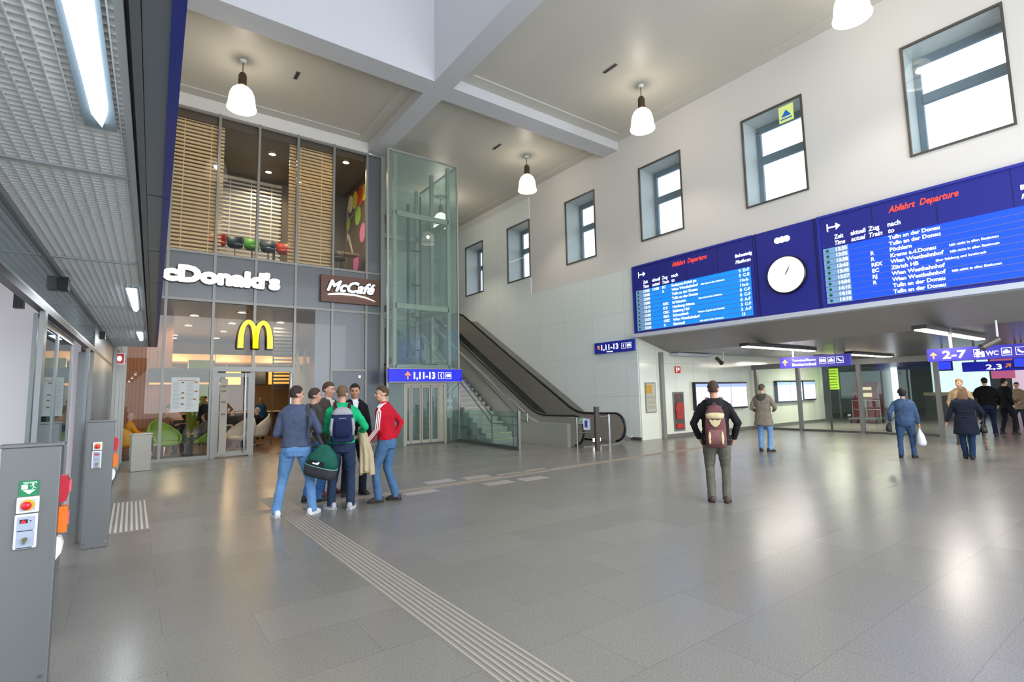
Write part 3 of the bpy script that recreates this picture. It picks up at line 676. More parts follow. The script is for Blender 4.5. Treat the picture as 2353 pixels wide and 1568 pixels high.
# ================================================================== GLASS LIFT
LX0, LX1, LY0, LY1 = 6.78, 9.45, 16.2, 19.3
lg = glass('lift_glass', '#eef7f5', 1.4, 0, .08, '#cfe2dc')
lf_ = thing('glass_lift', 'tall glass lift shaft with grey steel frame right of the restaurant front', 'lift', (8.1, 17.7, 0))
sg_m = mat('lift_steel', '#a5a293', .45, .2); px0, px1, py0, py1 = 7.1, 9.2, 16.45, 19.1
for (x, y) in ((px0, py0), (px1, py0), (px0, py1), (px1, py1)): MB().box(x - .06, x + .06, y - .06, y + .06, 2.5 if y == py0 and x == px0 else 0, 10.1).build('post', sg_m, lf_)
for x, y in ((px1, 17.75),): MB().box(x - .06, x + .06, y - .07, y + .07, 0, 10.3).build('post', sg_m, lf_)
for z in (2.62, 4.73, 8.0):
    MB().box(px0, px1, py0 - .06, py0 + .06, z - .09, z + .09).build('beam', sg_m, lf_)
    MB().box(px0, px1, py1 - .06, py1 + .06, z - .09, z + .09).build('beam', sg_m, lf_)
    MB().box(px0 - .06, px0 + .06, py0, py1, z - .09, z + .09).build('beam', sg_m, lf_)
    MB().box(px1 - .06, px1 + .06, py0, py1, z - .09, z + .09).build('beam', sg_m, lf_)
for z0, z1 in ((2.54, 4.0), (4.01, 5.35), (5.36, 6.65), (6.66, 7.95), (7.96, 9.2), (9.21, 10.1)):
    MB().box(LX0, LX1, LY0, LY0 + .012, z0, z1).build('front_pane', lg, lf_)
for z0, z1 in ((0, 1.3), (1.31, 2.6), (2.61, 4.0), (4.01, 5.35), (5.36, 6.65), (6.66, 7.95), (7.96, 9.2), (9.21, 10.1)):
    MB().box(LX1, LX1 + .012, LY0, LY1, z0, z1).build('side_pane', lg, lf_)
    if z0 > 2: MB().box(7.05, LX1, LY1, LY1 + .012, z0, z1).build('rear_pane', lg, lf_)
MB().box(LX0 - .05, LX1 + .03, LY0 - .03, LY0 + .04, 10.1, 10.16).box(LX1 - .02, LX1 + .04, LY0, LY1, 10.1, 10.16).build('top_rail', mat('pale_post'), lf_)
MB().box(LX1 - .02, LX1 + .03, LY0 - .03, LY0 + .03, 0, 10.1).build('corner_strip', mat('pale_post'), lf_)
MB().box(LX0 - .06, LX0, LY0 - .03, LY0 + .04, 0, 10.1).build('corner_strip', mat('pale_post'), lf_)
sd_ = MB()
for z in (2.9, 3.8, 4.9, 5.9, 6.9, 7.6, 8.4, 9.5):
    sd_ = MB().tube([(px1 + .06, 17.75, z), (LX1, 17.75, z)], .018, 8)
    sd_.build('spider_fitting', alud, lf_)
gr = mat('guide_rail_dark', '#23231f', .5)
MB().box(8.72, 8.80, 18.9, 19.0, 0, 9.4).build('guide_rail', gr, lf_)
MB().box(8.98, 9.03, 18.3, 18.36, 0, 9.6).build('guide_rail', gr, lf_)
for z in (3.4, 4.7, 6.0, 7.4, 8.8): MB().box(8.76, 9.2, 18.6, 18.66, z, z + .05).build('bracket', gr, lf_)
# car roof and machinery just above the door, lift doors, call panel
MB().box(7.1, 8.9, 16.75, 18.7, 2.60, 2.78).build('car_roof', mat('car_roof', '#2f3030', .5), lf_)
MB().box(7.3, 8.2, 17, 17.6, 2.78, 3.0).build('machinery', mat('machinery', '#2b3340', .5), lf_)
df_ = MB().box(7.32, 7.42, LY0 - .02, LY0 + .14, 0, 2.08).box(8.84, 8.94, LY0 - .02, LY0 + .14, 0, 2.08).box(7.42, 8.84, LY0 - .02, LY0 + .14, 2.0, 2.08)
df_.build('door_frame', sg_m, lf_)
for a_, b_ in ((7.42, 7.6), (7.62, 7.98), (8.0, 8.34), (8.36, 8.66)):
    fr = MB().box(a_, a_ + .05, LY0 + .04, LY0 + .08, .05, 2.0).box(b_ - .05, b_, LY0 + .04, LY0 + .08, .05, 2.0).box(a_ + .05, b_ - .05, LY0 + .04, LY0 + .08, .05, .15).box(a_ + .05, b_ - .05, LY0 + .04, LY0 + .08, 1.92, 2.0)
    fo = fr.build('door_leaf', sg_m, lf_)
    MB().box(a_ + .05, b_ - .05, LY0 + .055, LY0 + .065, .15, 1.92).build('door_glass', lg, fo)
MB().box(8.66, 8.84, LY0 + .02, LY0 + .1, .0, 2.0).build('door_jamb', sg_m, lf_)
MB().box(LX0, 7.32, LY0, LY0 + .012, .02, 2.1).build('front_pane', lg, lf_); MB().box(8.94, LX1, LY0, LY0 + .012, .02, 2.1).build('front_pane', lg, lf_)
MB().box(LX0, LX1, LY0 - .01, LY0 + .05, 0, .05).build('sill', alud, lf_)
MB().box(7.05, 9.1, 18.75, 18.8, .05, 2.5).build('car_wall', mat('car_wall', '#6d7a74', .35), lf_)
cp = thing('call_panel', 'grey lift call panel on a post behind the glass right of the lift doors', 'call panel', (9.12, 16.3, 0))
MB().box(9.0, 9.2, 16.24, 16.3, .85, 1.25).build('panel', mat('call_panel_grey', '#a9a9a6', .4), cp)
MB().box(9.1, 9.15, 16.225, 16.24, 1.1, 1.18).build('button', mat('button_red', '#c83a30', .4), cp)
MB().box(9.08, 9.14, 16.26, 16.3, 0, .85).build('post', steel, cp); MB().box(8.98, 9.2, 16.22, 16.3, 1.38, 1.5).build('cover', mat('call_panel_grey'), cp)

def pictogram_box(x0, z0, w_, o, ux, parent, kind):
    """outlined square pictogram: telephone or locker/tram shape"""
    o = Vector(o); ux = Vector(ux); uz = Vector((0, 0, 1)); n = ux.cross(uz)
    def P(poly, nm='pictogram'): MB().prism(poly, o + ux * x0 + uz * z0 + n * .003, ux, uz, n * .003).build(nm, signw, parent)
    t = w_ * .06
    MB().prism([(0, 0), (w_, 0), (w_, t), (0, t)], o + ux * x0 + uz * z0, ux, uz, n * .004).prism([(0, w_ - t), (w_, w_ - t), (w_, w_), (0, w_)], o + ux * x0 + uz * z0, ux, uz, n * .004) \
        .prism([(0, t), (t, t), (t, w_ - t), (0, w_ - t)], o + ux * x0 + uz * z0, ux, uz, n * .004).prism([(w_ - t, t), (w_, t), (w_, w_ - t), (w_ - t, w_ - t)], o + ux * x0 + uz * z0, ux, uz, n * .004).build('pictogram_frame', signw, parent)
    k = w_
    if kind == 'phone': P([(.62 * k, .85 * k), (.45 * k, .78 * k), (.36 * k, .5 * k), (.45 * k, .22 * k), (.62 * k, .14 * k), (.66 * k, .26 * k), (.55 * k, .34 * k), (.52 * k, .5 * k), (.55 * k, .66 * k), (.66 * k, .74 * k)])
    elif kind == 'tram': P([(.14 * k, .3 * k), (.24 * k, .3 * k), (.3 * k, .2 * k), (.38 * k, .3 * k), (.62 * k, .3 * k), (.7 * k, .2 * k), (.76 * k, .3 * k), (.86 * k, .3 * k), (.86 * k, .62 * k), (.76 * k, .76 * k), (.24 * k, .76 * k), (.14 * k, .62 * k)])
    elif kind == 'case': P([(.15 * k, .25 * k), (.85 * k, .25 * k), (.85 * k, .6 * k), (.65 * k, .6 * k), (.65 * k, .75 * k), (.35 * k, .75 * k), (.35 * k, .6 * k), (.15 * k, .6 * k)])
    elif kind == 'handset': P([(.15 * k, .7 * k), (.35 * k, .8 * k), (.4 * k, .6 * k), (.6 * k, .42 * k), (.85 * k, .42 * k), (.85 * k, .25 * k), (.55 * k, .22 * k), (.25 * k, .42 * k)])
def arrow(cx_, cz, s, ang, o, ux, parent, m=None, shaft=1.0):
    o = Vector(o); ux = Vector(ux); uz = Vector((0, 0, 1)); n = ux.cross(uz)
    ca, sa = math.cos(ang), math.sin(ang)
    pl = [(-.5, .05), (-.32, .2 - .1), (0, .5), (.32, .1), (.5, .05)]
    pl = [(0, .5), (-.42, .05), (-.3, -.08), (-.09, .12), (-.09, -.5 * shaft), (.09, -.5 * shaft), (.09, .12), (.3, -.08), (.42, .05)]
    MB().prism([((a * ca - b * sa) * s, (a * sa + b * ca) * s) for a, b in pl], o + ux * cx_ + uz * cz + n * .002, ux, uz, n * .004).build('arrow', m or orange, parent)

# blue sign over the lift doors
ls = thing('direction_sign', 'blue sign reading 1,11-13 over the lift doors', 'sign', (8.1, LY0, 2.15))
MB().box(LX0 - .03, LX1 + .05, LY0 - .14, LY0 - .02, 2.12, 2.54).build('panel', mat('sign_blue_bright', '#0a16c8', .35, emit='#0a18e0', es=.45), ls)
MB().box(LX0 - .03, LX1 + .05, LY0 - .15, LY0 - .02, 2.54, 2.57).box(LX0 - .03, LX1 + .05, LY0 - .15, LY0 - .02, 2.085, 2.12).build('edge', alu, ls)
o_ = (LX0 - .03, LY0 - .142, 2.12)
arrow(.66, .21, .27, 0, o_, (1, 0, 0), ls)
text('1,11-13', .32, (LX0 + .86, LY0 - .146, 2.215), (1, 0, 0), (0, 0, 1), signw, ls, fit=.78, heavy=.012)
pictogram_box(1.80, .09, .23, o_, (1, 0, 0), ls, 'phone'); pictogram_box(2.09, .09, .23, o_, (1, 0, 0), ls, 'tram')

# round clock behind the lift
ck = thing('round_clock', 'round white station clock on a slim pole seen through the lift shaft', 'clock', (9.0, 20.4, 0))
cpx = on(963, 798, 1, 20.4)
MB().lathe([(0, -.05), (.37, -.05), (.37, .05), (0, .05)], (cpx.x, 20.4, cpx.z), 28, 'X').build('case', black, ck)
MB().lathe([(0, -.056), (.33, -.056), (.33, -.05), (0, -.05)], (cpx.x, 20.4, cpx.z), 28, 'X').build('dial', glow('dial_far', '#f4fbfa', .85), ck)
MB().bar((cpx.x - .062, 20.4, cpx.z), (cpx.x - .062, 20.52, cpx.z + .16), .02, .006).bar((cpx.x - .062, 20.4, cpx.z), (cpx.x - .062, 20.36, cpx.z + .1), .03, .006).build('hands', black, ck)
MB().tube([(cpx.x, 20.4, 0), (cpx.x, 20.4, cpx.z - .36)], .05, 10).build('pole', alud, ck)

# ================================================================== STAIRS AND ESCALATOR
ST = mat('stair_stone', '#a3a29c', .35, var=.06, vscale=12); nosing = mat('stair_nosing', '#c8c792', .5)
sx0, sx1, sy0 = 9.56, 10.62, 14.35; NR, RI, TR = 30, .17, .275
stt = MB()
for i in range(NR): stt.box(sx0, sx1, sy0 + TR * i, sy0 + TR * (i + 1) + .02, max(0, RI * i - .25), RI * (i + 1))
sto = struct('stairs', stt, ST)
sto['kind'] = 'structure'; sto.name = 'floor_stairs'
for i in range(NR): MB().box(sx0, sx1, sy0 + TR * i - .012, sy0 + TR * i + .04, RI * (i + 1) - .03, RI * (i + 1) + .004).build('nosing', nosing if i in (0, 1, NR - 1) else mat('nosing_grey', '#b7b9ae', .5), sto)
ytop = sy0 + TR * NR; ztp = RI * NR
struct('floor_landing', MB().box(7.0, XW, ytop + .0, 29.6, ztp - .3, ztp), ST)
gpn = glass('balustrade_glass', '#e2f0ec', 1.45, 0, .07, '#c0d4ce')
bal = thing('stair_balustrade', 'glass balustrade with two steel handrails on the left of the stairs', 'balustrade', (9.1, 14, 0))
MB().prism([(9.13, 12.25), (9.15, 12.25), (9.42, 16.1), (9.40, 16.1)], (0, 0, .1), (1, 0, 0), (0, 1, 0), (0, 0, 1.02)).build('front_panel', gpn, bal)
MB().prism([(19.4, 3.0), (19.4, 4.3), (ytop, ztp + 1.1), (ytop, ztp - .35)], (9.52, 0, 0), (0, 1, 0), (0, 0, 1), (.02, 0, 0)).build('rising_panel', gpn, bal)
MB().prism([(9.09, 12.25), (9.19, 12.25), (9.46, 16.1), (9.36, 16.1)], (0, 0, 0), (1, 0, 0), (0, 1, 0), (0, 0, .1)).build('shoe', alud, bal)
MB().box(9.10, 9.18, 12.2, 12.26, 0, 1.15).build('end_post', steel, bal)
ra = math.atan(RI / TR)
for hh, nm in ((.96, 'handrail'), (.72, 'lower_handrail')):
    yb = 13.94
    MB().tube([(9.22, 12.3, hh), (9.34, yb, hh), (9.5, 16.1, hh + (16.1 - yb) * RI / TR), (9.53, ytop, hh + (ytop - yb) * RI / TR)], .022, 10).build(nm, steelb, bal)
for yy in (12.6, 13.9): MB().box(9.2 + (yy - 12.6) * .08, 9.24 + (yy - 12.6) * .08, yy - .02, yy + .02, .1, .95).build('bracket', steel, bal)

EX0, EX1 = 10.9, 12.7; esl = .566; ey0 = 13.55; ezr = .93; eyt = 21.7; ezt = ezr + esl * (eyt - ey0)
es_ = thing('escalator', 'long steel escalator rising along the right-hand glass wall', 'escalator', (11.8, 12, 0))
escm = mat('escalator_panel', '#9a958b', .35, .25); rub = mat('handrail_rubber', '#1c1b1a', .35)
def rail_path(x, z_off=0):
    pts = []; cz = .50; r = .44
    for k in range(13):
        a = -math.pi / 2 - math.pi * k / 12 * 1.0
        pts.append((x, 11.75 + r * math.cos(a) * .9 - .1 * 0, cz + r * math.sin(a)))
    pts += [(x, 12.2, ezr), (x, 13.2, ezr)]
    pts += [(x, 13.55, ezr + .06), (x, 13.9, ezr + .2), (x, eyt - .4, ezt - .1), (x, eyt, ezt + .02), (x, eyt + .5, ezt + .08), (x, eyt + 1.6, ezt + .08)]
    return pts
for nm, x in (('near', EX0), ('far', EX1)):
    P = rail_path(x)
    b = MB().tube(P, .042, 8); b.build('handrail', rub, es_, smooth=True)
    cap = [(x, p[1], p[2] - .05) for p in P[12:]]
    MB().tube(cap, .028, 8).build('rail_track', steelb, es_, smooth=True)
    poly = [(p[1], p[2]) for p in P]
    top = poly[12:]; lowp = [(eyt + 1.6, ezt - .85), (eyt, ezt - .85), (13.9, .12), (12.3, .02), (11.75, .02)]
    front = poly[1:12]
    MB().prism([(a, b_) for a, b_ in front + top] + lowp, (x - .025, 0, 0), (0, 1, 0), (0, 0, 1), (.05, 0, 0)).build('balustrade', escm, es_)
# steps, landing plates, under-structure
stp = MB()
for i in range(26):
    y = 13.9 + .4 * i; z = .02 + .2264 * i
    if z > ezt - .9: break
    if i == 0: continue
    MB().box(EX0 + .2, EX1 - .2, y, y + .42, z - .2264, z).build('step', mat('escalator_step', '#4c4c4a', .4, .4), es_)
MB().box(EX0 + .1, EX1 - .1, 11.5, 13.9, 0, .025).build('landing_plate', steel, es_)
MB().prism([(11.9, 0), (11.9, .7), (13.4, .7), (13.9, .88), (eyt, ezt - .25), (eyt + 1.6, ezt - .25), (eyt + 1.6, ezt - 1.6), (eyt, ezt - 1.6), (16.2, 0)], (10.72, 0, 0), (0, 1, 0), (0, 0, 1), (.15, 0, 0)).build('outer_cladding', mat('esc_cladding', '#b4b1a8', .3, .3), es_)
MB().prism([(12.0, .02), (13.3, .62), (13.9, .72), (eyt, ezt - .28), (eyt + 1.6, ezt - .28), (eyt + 1.6, ezt - .4), (eyt, ezt - .4), (13.9, .55), (12.0, 0)], (EX1 + .03, 0, 0), (0, 1, 0), (0, 0, 1), (XW - .05 - EX1 - .03, 0, 0)).build('outer_deck', steel, es_)
MB().box(EX0 - .05, EX0 + .05, 11.35, 11.55, .7, .86).build('control_box', mat('control_grey', '#b9b7ae', .4), es_)
MB().ell((EX0 - .06, 11.42, .86), .02, .04, .04, 10, 6).build('green_lamp', mat('green_lamp', '#29b070', .4, emit='#20c070', es=1.0), es_)
MB().box(11.55, 11.85, 11.62, 11.66, .12, .22).build('comb_light', glow('comb_light', '#ffffff', 5), es_)
# handrail fixed to the escalator cladding, with its hooked end
hr = thing('wall_handrail', 'steel double handrail with hooked end fixed on the escalator side of the stairs', 'handrail', (10.66, 14, .9))
yb = 14.0
MB().tube([(10.66, yb + .1, .74), (10.66, yb - .22, .74), (10.66, yb - .22, .98), (10.66, yb, .99), (10.66, ytop, .99 + (ytop - yb) * RI / TR)], .024, 10).build('handrail', steelb, hr)
MB().tube([(10.66, yb + .1, .74), (10.66, ytop, .74 + (ytop - yb - .1) * RI / TR)], .02, 10).build('lower_handrail', steelb, hr)
for k in range(6): yy = yb + .4 + k * 1.4; MB().tube([(10.66, yy, .99 + (yy - yb) * RI / TR), (10.74, yy, .93 + (yy - yb) * RI / TR)], .012, 8).build('bracket', steel, hr)
# barrier posts before the escalator
br = thing('barrier', 'steel crowd barrier with two slim posts and a dark pylon in front of the escalator', 'barrier', (10.7, 10.8, 0))
MB().tube([(10.48, 11.2, 0), (10.48, 11.2, .92)], .028, 12).build('post', steelb, br)
MB().tube([(11.2, 10.62, 0), (11.2, 10.62, .99)], .034, 12).build('post', steelb, br)
MB().box(10.53, 10.68, 10.49, 10.56, 0, 1.23).build('pylon', mat('pylon_brown', '#4d4744', .4, .3), br)
MB().tube([(10.48, 11.2, .48), (10.6, 10.55, .5)], .018, 8).build('rail', steelb, br); MB().tube([(10.6, 10.55, .93), (11.2, 10.62, .95)], .014, 8).build('rail', steelb, br)
MB().tube([(10.48, 11.2, .9), (10.6, 10.55, .9)], .016, 8).build('rail', steelb, br)
tg = thing('notice_tag', 'small white notice plate hanging on the barrier before the escalator', 'notice', (10.55, 10.9, .65))
MB(Matrix.Translation((10.55, 10.87, .7)) @ Matrix.Rotation(R2D(-62), 4, 'Z')).box(-.1, .1, -.01, .01, -.13, .2).build('plate', mat('tag_white', '#c9d2e8', .5), tg)
MB(Matrix.Translation((10.55, 10.87, .7)) @ Matrix.Rotation(R2D(-62), 4, 'Z')).box(-.06, .02, -.016, -.01, -.06, .14).build('pictogram', mat('tag_blue', '#2f3f86', .5), tg)
fl = thing('fire_cabinet_slot', 'small white socket cover low on the glass wall beside the escalator foot', 'socket', (XW - .04, 12.0, .25))
pk = on(1446, 1004, 0, XW - .05); MB().box(XW - .045, XW - .03, pk.y - .12, pk.y + .12, pk.z - .03, pk.z + .05).build('cover', whitep, fl)

# sign on the glass wall
ws = thing('direction_sign', 'narrow blue sign reading 1,11-13 on the pale glass wall left of the departure board', 'sign', (XW - .03, 12.6, 3.0))
MB().box(XW - .12, XW - .03, 11.7, 13.55, 3.02, 3.42).build('panel', mat('sign_blue_wall', '#1c2a96', .35, emit='#1c2a96', es=.2), ws)
o_ = (XW - .122, 13.55, 3.02)
arrow(.22, .22, .2, R2D(40), o_, (0, -1, 0), ws)
text('1,11-13', .27, (XW - .124, 13.2, 3.14), (0, -1, 0), (0, 0, 1), signw, ws, fit=.80, heavy=.008)
text('Bahnsteige', .07, (XW - .124, 12.95, 3.05), (0, -1, 0), (0, 0, 1), signw, ws)
pictogram_box(1.30, .1, .2, o_, (0, -1, 0), ws, 'phone'); pictogram_box(1.55, .1, .2, o_, (0, -1, 0), ws, 'tram')
# ================================================================== DEPARTURE BOARDS
lcd_l = mat('display_light_blue', '#0d78d8', .4, emit='#0f86e8', es=.75); lcd_r = mat('display_deep_blue', '#1040e0', .4, emit='#1450f0', es=.75)
lcd_g = mat('display_time_strip', '#6f93bb', .4, emit='#6f9ac8', es=.45); rowline = mat('display_row_line', '#6a6f7c', .5)
led_r = mat('board_red', '#ff4a3a', .5, emit='#ff4a38', es=.6); led_w = mat('board_lettering', '#f0f4ff', .5, emit='#e8f0ff', es=.75)
grn = mat('row_lamp_green', '#0d5b34', .5, emit='#0a6a3a', es=.15); seam = mat('board_seam', '#15184f', .4)
XB = XW - .1
def Y_(y, z, x=XB): return (x, y, z)
ZB0, ZB1 = 3.552, 5.885
def board(label, y0, y1, lcd, ly0, ly1, lz0, lz1, rows, head_y, title, cols, plat=True, k=1.0, po=(.34, .43)):
    """y0 > y1: the board runs from far (left) to near (right)"""
    t = thing('departure_board', label, 'departure board', (XW, (y0 + y1) / 2, ZB0), group='departure boards')
    MB().box(XB, XW, y1, y0, ZB0, ZB1).build('housing', blued, t, bevel=.01)
    fr = MB(); e = .05
    fr.box(XB - .03, XB, y1, y0, ZB1 - .06, ZB1).box(XB - .03, XB, y1, y0, ZB0, ZB0 + .06).box(XB - .03, XB, y0 - e, y0, ZB0 + .06, ZB1 - .06)
    fr.build('frame', mat('board_frame', '#2c3296', .35), t)
    n = 4
    for q in range(1, n): yy = y0 + (y1 - y0) * q / n; MB().box(XB - .004, XB, yy - .006, yy + .006, lz1 + .02, ZB1 - .06).build('panel_joint', seam, t)
    MB().box(XB - .012, XB, ly1, ly0, lz0, lz1).build('display', lcd, t)
    MB().box(XB - .016, XB - .012, ly0 - .58 * k, ly0, lz0, lz1).build('time_strip', lcd_g, t)
    H = (lz1 - lz0) / len(rows)
    for i, r in enumerate(rows):
        zt = lz1 - H * (i + 1); zb = zt + H * .24; sz = H * .86
        ro = MB().box(XB - .018, XB - .012, ly1, ly0, zt - .006, zt + .006).build('row_line', rowline, t)
        MB().lathe([(0, 0), (.035, 0), (.035, -.01), (0, -.01)], (XB - .018, ly0 - .1, zt + H * .5), 10, 'X').build('row_lamp', grn, ro)
        for c, tx in zip(cols, r[:len(cols)]):
            if tx: text(tx, sz * (.72 if c is cols[-1] and len(tx) > 30 else 1), (XB - .02, ly0 - c, zb), (0, -1, 0), (0, 0, 1), led_w, ro, 'row_text', ext=.002, bold=.004)
        if len(r) > len(cols) and r[len(cols)]: text(r[len(cols)], sz * .60, (XB - .02, ly0 - cols[-1] - r[len(cols) + 1], zb), (0, -1, 0), (0, 0, 1), led_w, ro, 'row_text', ext=.002, bold=.002)
        if plat and len(r) > len(cols) + 2: text(r[len(cols) + 2], sz, (XB - .02, ly1 + po[0], zb), (0, -1, 0), (0, 0, 1), led_w, ro, 'row_text', ext=.002, bold=.004)
    hz = lz1 + .05
    for nm, c, fw in zip((('Zeit', 'Time'), ('aktuell', 'actual'), ('Zug', 'Train'), ('nach', 'to')), cols, ((.2, .23), (.31, .3), (.22, .27), (.25, .12))):
        text(nm[0], .15, (XB - .004, ly0 - c, hz + .15), (0, -1, 0), (0, 0, 1), led_w, t, 'heading', ext=.002, bold=.004, fit=fw[0])
        text(nm[1], .15, (XB - .004, ly0 - c, hz), (0, -1, 0), (0, 0, 1), led_w, t, 'heading', ext=.002, bold=.004, shear=.2, fit=fw[1])
    text(title, .2, (XB - .006, head_y, 5.55), (0, -1, 0), (0, 0, 1), led_r, t, 'title', ext=.003, bold=.004, shear=.3, fit=1.25)
    if plat:
        text('Bahnsteig', .13, (XB - .004, ly1 + po[1], 5.36), (0, -1, 0), (0, 0, 1), led_w, t, 'heading', ext=.002, bold=.005)
        text('Platform', .13, (XB - .004, ly1 + po[1], 5.18), (0, -1, 0), (0, 0, 1), led_w, t, 'heading', ext=.002, bold=.005, shear=.2)
    ay = ly0 - .12; az = 5.55
    MB().prism([(0, -.1), (.03, -.1), (.03, -.02), (.2, -.02), (.2, -.09), (.31, 0), (.2, .09), (.2, .02), (.03, .02), (.03, .1), (0, .1)], (XB - .006, ay, az), (0, -1, 0), (0, 0, 1), (-.004, 0, 0)).build('arrow', led_w, t)
    return t
HN = 'h\u00e4lt nicht in allen Stationen'
rows_l = [('13:03', '13:08', 'EC', 'Budapest-Keleti pu', '', 0, '9  D-F'), ('13:08', '', 'R', 'Wien Westbahnhof', HN, 1.05, '5  C-E'), ('13:08', '', '', 'Tulln an der Donau', '', 0, '11a-b'), ('13:08', '', '', 'Tulln an der Donau', '', 0, '11a-b'),
          ('13:14', '', 'REX', 'St.Valentin', HN, .95, '8  C-F'), ('13:16', '', 'ICE', 'Hamburg-Altona', '', 0, '8  C-F'), ('13:20', '', 'OEC', 'Salzburg Hbf', '', 0, '8  A-F'), ('13:23', '', 'REX', 'Schrambach', 'Weitere Zugteil nach Hainfeld', .9, '3  C-F'),
          ('13:24', '', 'OEC', 'Wien Westbahnhof', '', 0, '2  A-F'), ('13:34', '', 'R', 'Mariazell', HN, .95, '13')]
rows_r = [('13:35', '', '', 'Tulln an der Donau', '', 0), ('13:35', '', '', 'Tulln an der Donau', '', 0), ('13:38', '', 'R', 'P\u00f6chlarn', '', 0), ('13:43', '', 'R', 'Krems a.d.Donau', HN, 1.05), ('13:45', '', 'REX', 'Wien Westbahnhof', HN, 1.05),
          ('13:57', '', 'EC', 'Z\u00fcrich HB', '\u00fcber Salzburg und Innsbruck', .8), ('14:04', '', 'RJ', 'Wien Westbahnhof', '', 0), ('14:10', '', 'R', 'Wien Westbahnhof', HN, 1.05), ('14:10', '', '', 'Tulln an der Donau', '', 0), ('14:10', '', '', 'Tulln an der Donau', '', 0)]
board('blue departure board with light blue rows left of the big round clock', 11.641, 7.35, lcd_l, 11.5, 7.45, 3.65, 5.02, rows_l, 10.02, 'Abfahrt  Departure', (.31, .69, 1.08, 1.44))
board('blue departure board with deep blue rows right of the big round clock', 5.655, .9, lcd_r, 5.56, 1.3, 3.67, 5.04, rows_r, 4.14, 'Abfahrt  Departure', (.27, .63, 1.0, 1.38), k=.95, po=(.62, .68))
cb_ = thing('clock_panel', 'plain blue panel between the two departure boards carrying the clock', 'panel', (XW, 6.5, ZB0))
MB().box(XB + .005, XW, 5.665, 7.34, ZB0, ZB1).build('housing', blued, cb_, bevel=.008)
MB().box(XB - .01, XB + .005, 7.25, 7.27, ZB0, ZB1).box(XB - .01, XB + .005, 5.72, 5.74, ZB0, ZB1).build('panel_joint', seam, cb_)
for dy in (-.12, 0, .12): MB().lathe([(0, -.02), (.085, -.02), (.085, 0), (0, 0)], (XB + .003, 6.54 + dy, 5.55), 16, 'X').build('marker', led_w, cb_)
sc_ = thing('station_clock', 'big round white wall clock between the two departure boards', 'clock', (XB, 6.46, 4.58))
MB().lathe([(0, -.09), (.485, -.09), (.5, -.07), (.5, .0), (0, .0)], (XB, 6.47, 4.585), 48, 'X').build('case', black, sc_)
MB().lathe([(0, -.1), (.468, -.1), (.468, -.09), (0, -.09)], (XB, 6.47, 4.585), 48, 'X').build('dial', glow('dial_white', '#ffffff', 1.25), sc_)
hd_m = mat('clock_hand', '#5c605c', .5)
def hand(a, l, w_, nm):
    d = Vector((0, -math.sin(a), math.cos(a))); o = Vector((XB - .108, 6.47, 4.585)); s_ = Vector((0, d.z, -d.y))
    MB().add([o - s_ * w_, o + s_ * w_, o + s_ * w_ * .6 + d * l, o - s_ * w_ * .6 + d * l, o - s_ * w_ + Vector((-.006, 0, 0)), o + s_ * w_ + Vector((-.006, 0, 0)), o + s_ * w_ * .6 + d * l + Vector((-.006, 0, 0)), o - s_ * w_ * .6 + d * l + Vector((-.006, 0, 0))],
             [(0, 1, 2, 3), (7, 6, 5, 4), (0, 4, 5, 1), (1, 5, 6, 2), (2, 6, 7, 3), (3, 7, 4, 0)]).build(nm, hd_m, sc_)
hand(R2D(33), .2, .012, 'hour_hand'); hand(R2D(26), .27, .006, 'minute_hand')

# ================================================================== PENDANT LAMPS
bellm = glow('lamp_bell_glow', '#fff6e2', 2.6, .35); rimm = glass('lamp_rim_glass', '#f4f4f2', 1.5, 0, .35, '#e8e6e0')
sock = mat('lamp_socket', '#4a3b2e', .45, .3)
def pendant(x, y, label, power=420):
    z0 = 9.27
    t = thing('pendant_lamp', label, 'pendant lamp', (x, y, ZC), group='glass bell pendants of the hall')
    MB().lathe([(0, ZC - .1), (.06, ZC - .1), (.1, ZC - .03), (0, ZC - .03)], (x, y, 0), 16).build('ceiling_rose', mat('rose_white', '#cfcdc6', .5), t)
    MB().tube([(x, y, 10.28), (x, y, ZC - .08)], .012, 6).build('cord', sock, t)
    MB().lathe([(0, 9.92), (.1, 9.92), (.105, 9.96), (.1, 10.2), (.07, 10.27), (.02, 10.3), (0, 10.3)], (x, y, 0), 18).build('socket_housing', sock, t)
    MB().lathe([(0, 9.86), (.085, 9.86), (.09, 9.92), (0, 9.92)], (x, y, 0), 18).build('collar', mat('lamp_collar', '#c8a878', .4, emit='#ffcf90', es=.5), t)
    prof = [(.09, 9.88), (.17, 9.86), (.24, 9.79), (.29, 9.68), (.315, 9.55), (.325, 9.44), (.335, 9.37), (.36, 9.31)]
    b = MB().lathe(prof + [(r - .012, z) for r, z in prof[::-1]], (x, y, 0), 32)
    b.f = [f for f in b.f if len(f) == 4]
    b.build('glass_bell', bellm, t, smooth=True)
    rp = [(.352, 9.335), (.365, 9.29), (.36, 9.265)]
    rb = MB().lathe(rp + [(r - .014, z) for r, z in rp[::-1]], (x, y, 0), 32); rb.f = [f for f in rb.f if len(f) == 4]; rb.build('bell_rim', rimm, t, smooth=True)
    MB().ell((x, y, 9.62), .06, .06, .12, 12, 8).build('bulb', glow('bulb_glow', '#fff0d0', 10, .5), t)
    point_light('pendant_lamp_light', (x, y, 9.62), power, (1, .88, .72), .07)
    return t
pendant(2.01, 14.6, 'glass bell pendant lamp over the restaurant entrance side, left of the ceiling beam')
pendant(11.75, 9.35, 'glass bell pendant lamp between the fourth and fifth wall window')
pendant(11.75, 14.86, 'glass bell pendant lamp hanging beside the second wall window, beyond the beam')
pendant(11.75, 3.85, 'glass bell pendant lamp cut by the top edge, nearest the viewer')
pl_ = on(1046, 510, 1, 20.3); pendant(11.0, 20.3, 'glass bell pendant lamp half hidden behind the glass lift shaft', 800)
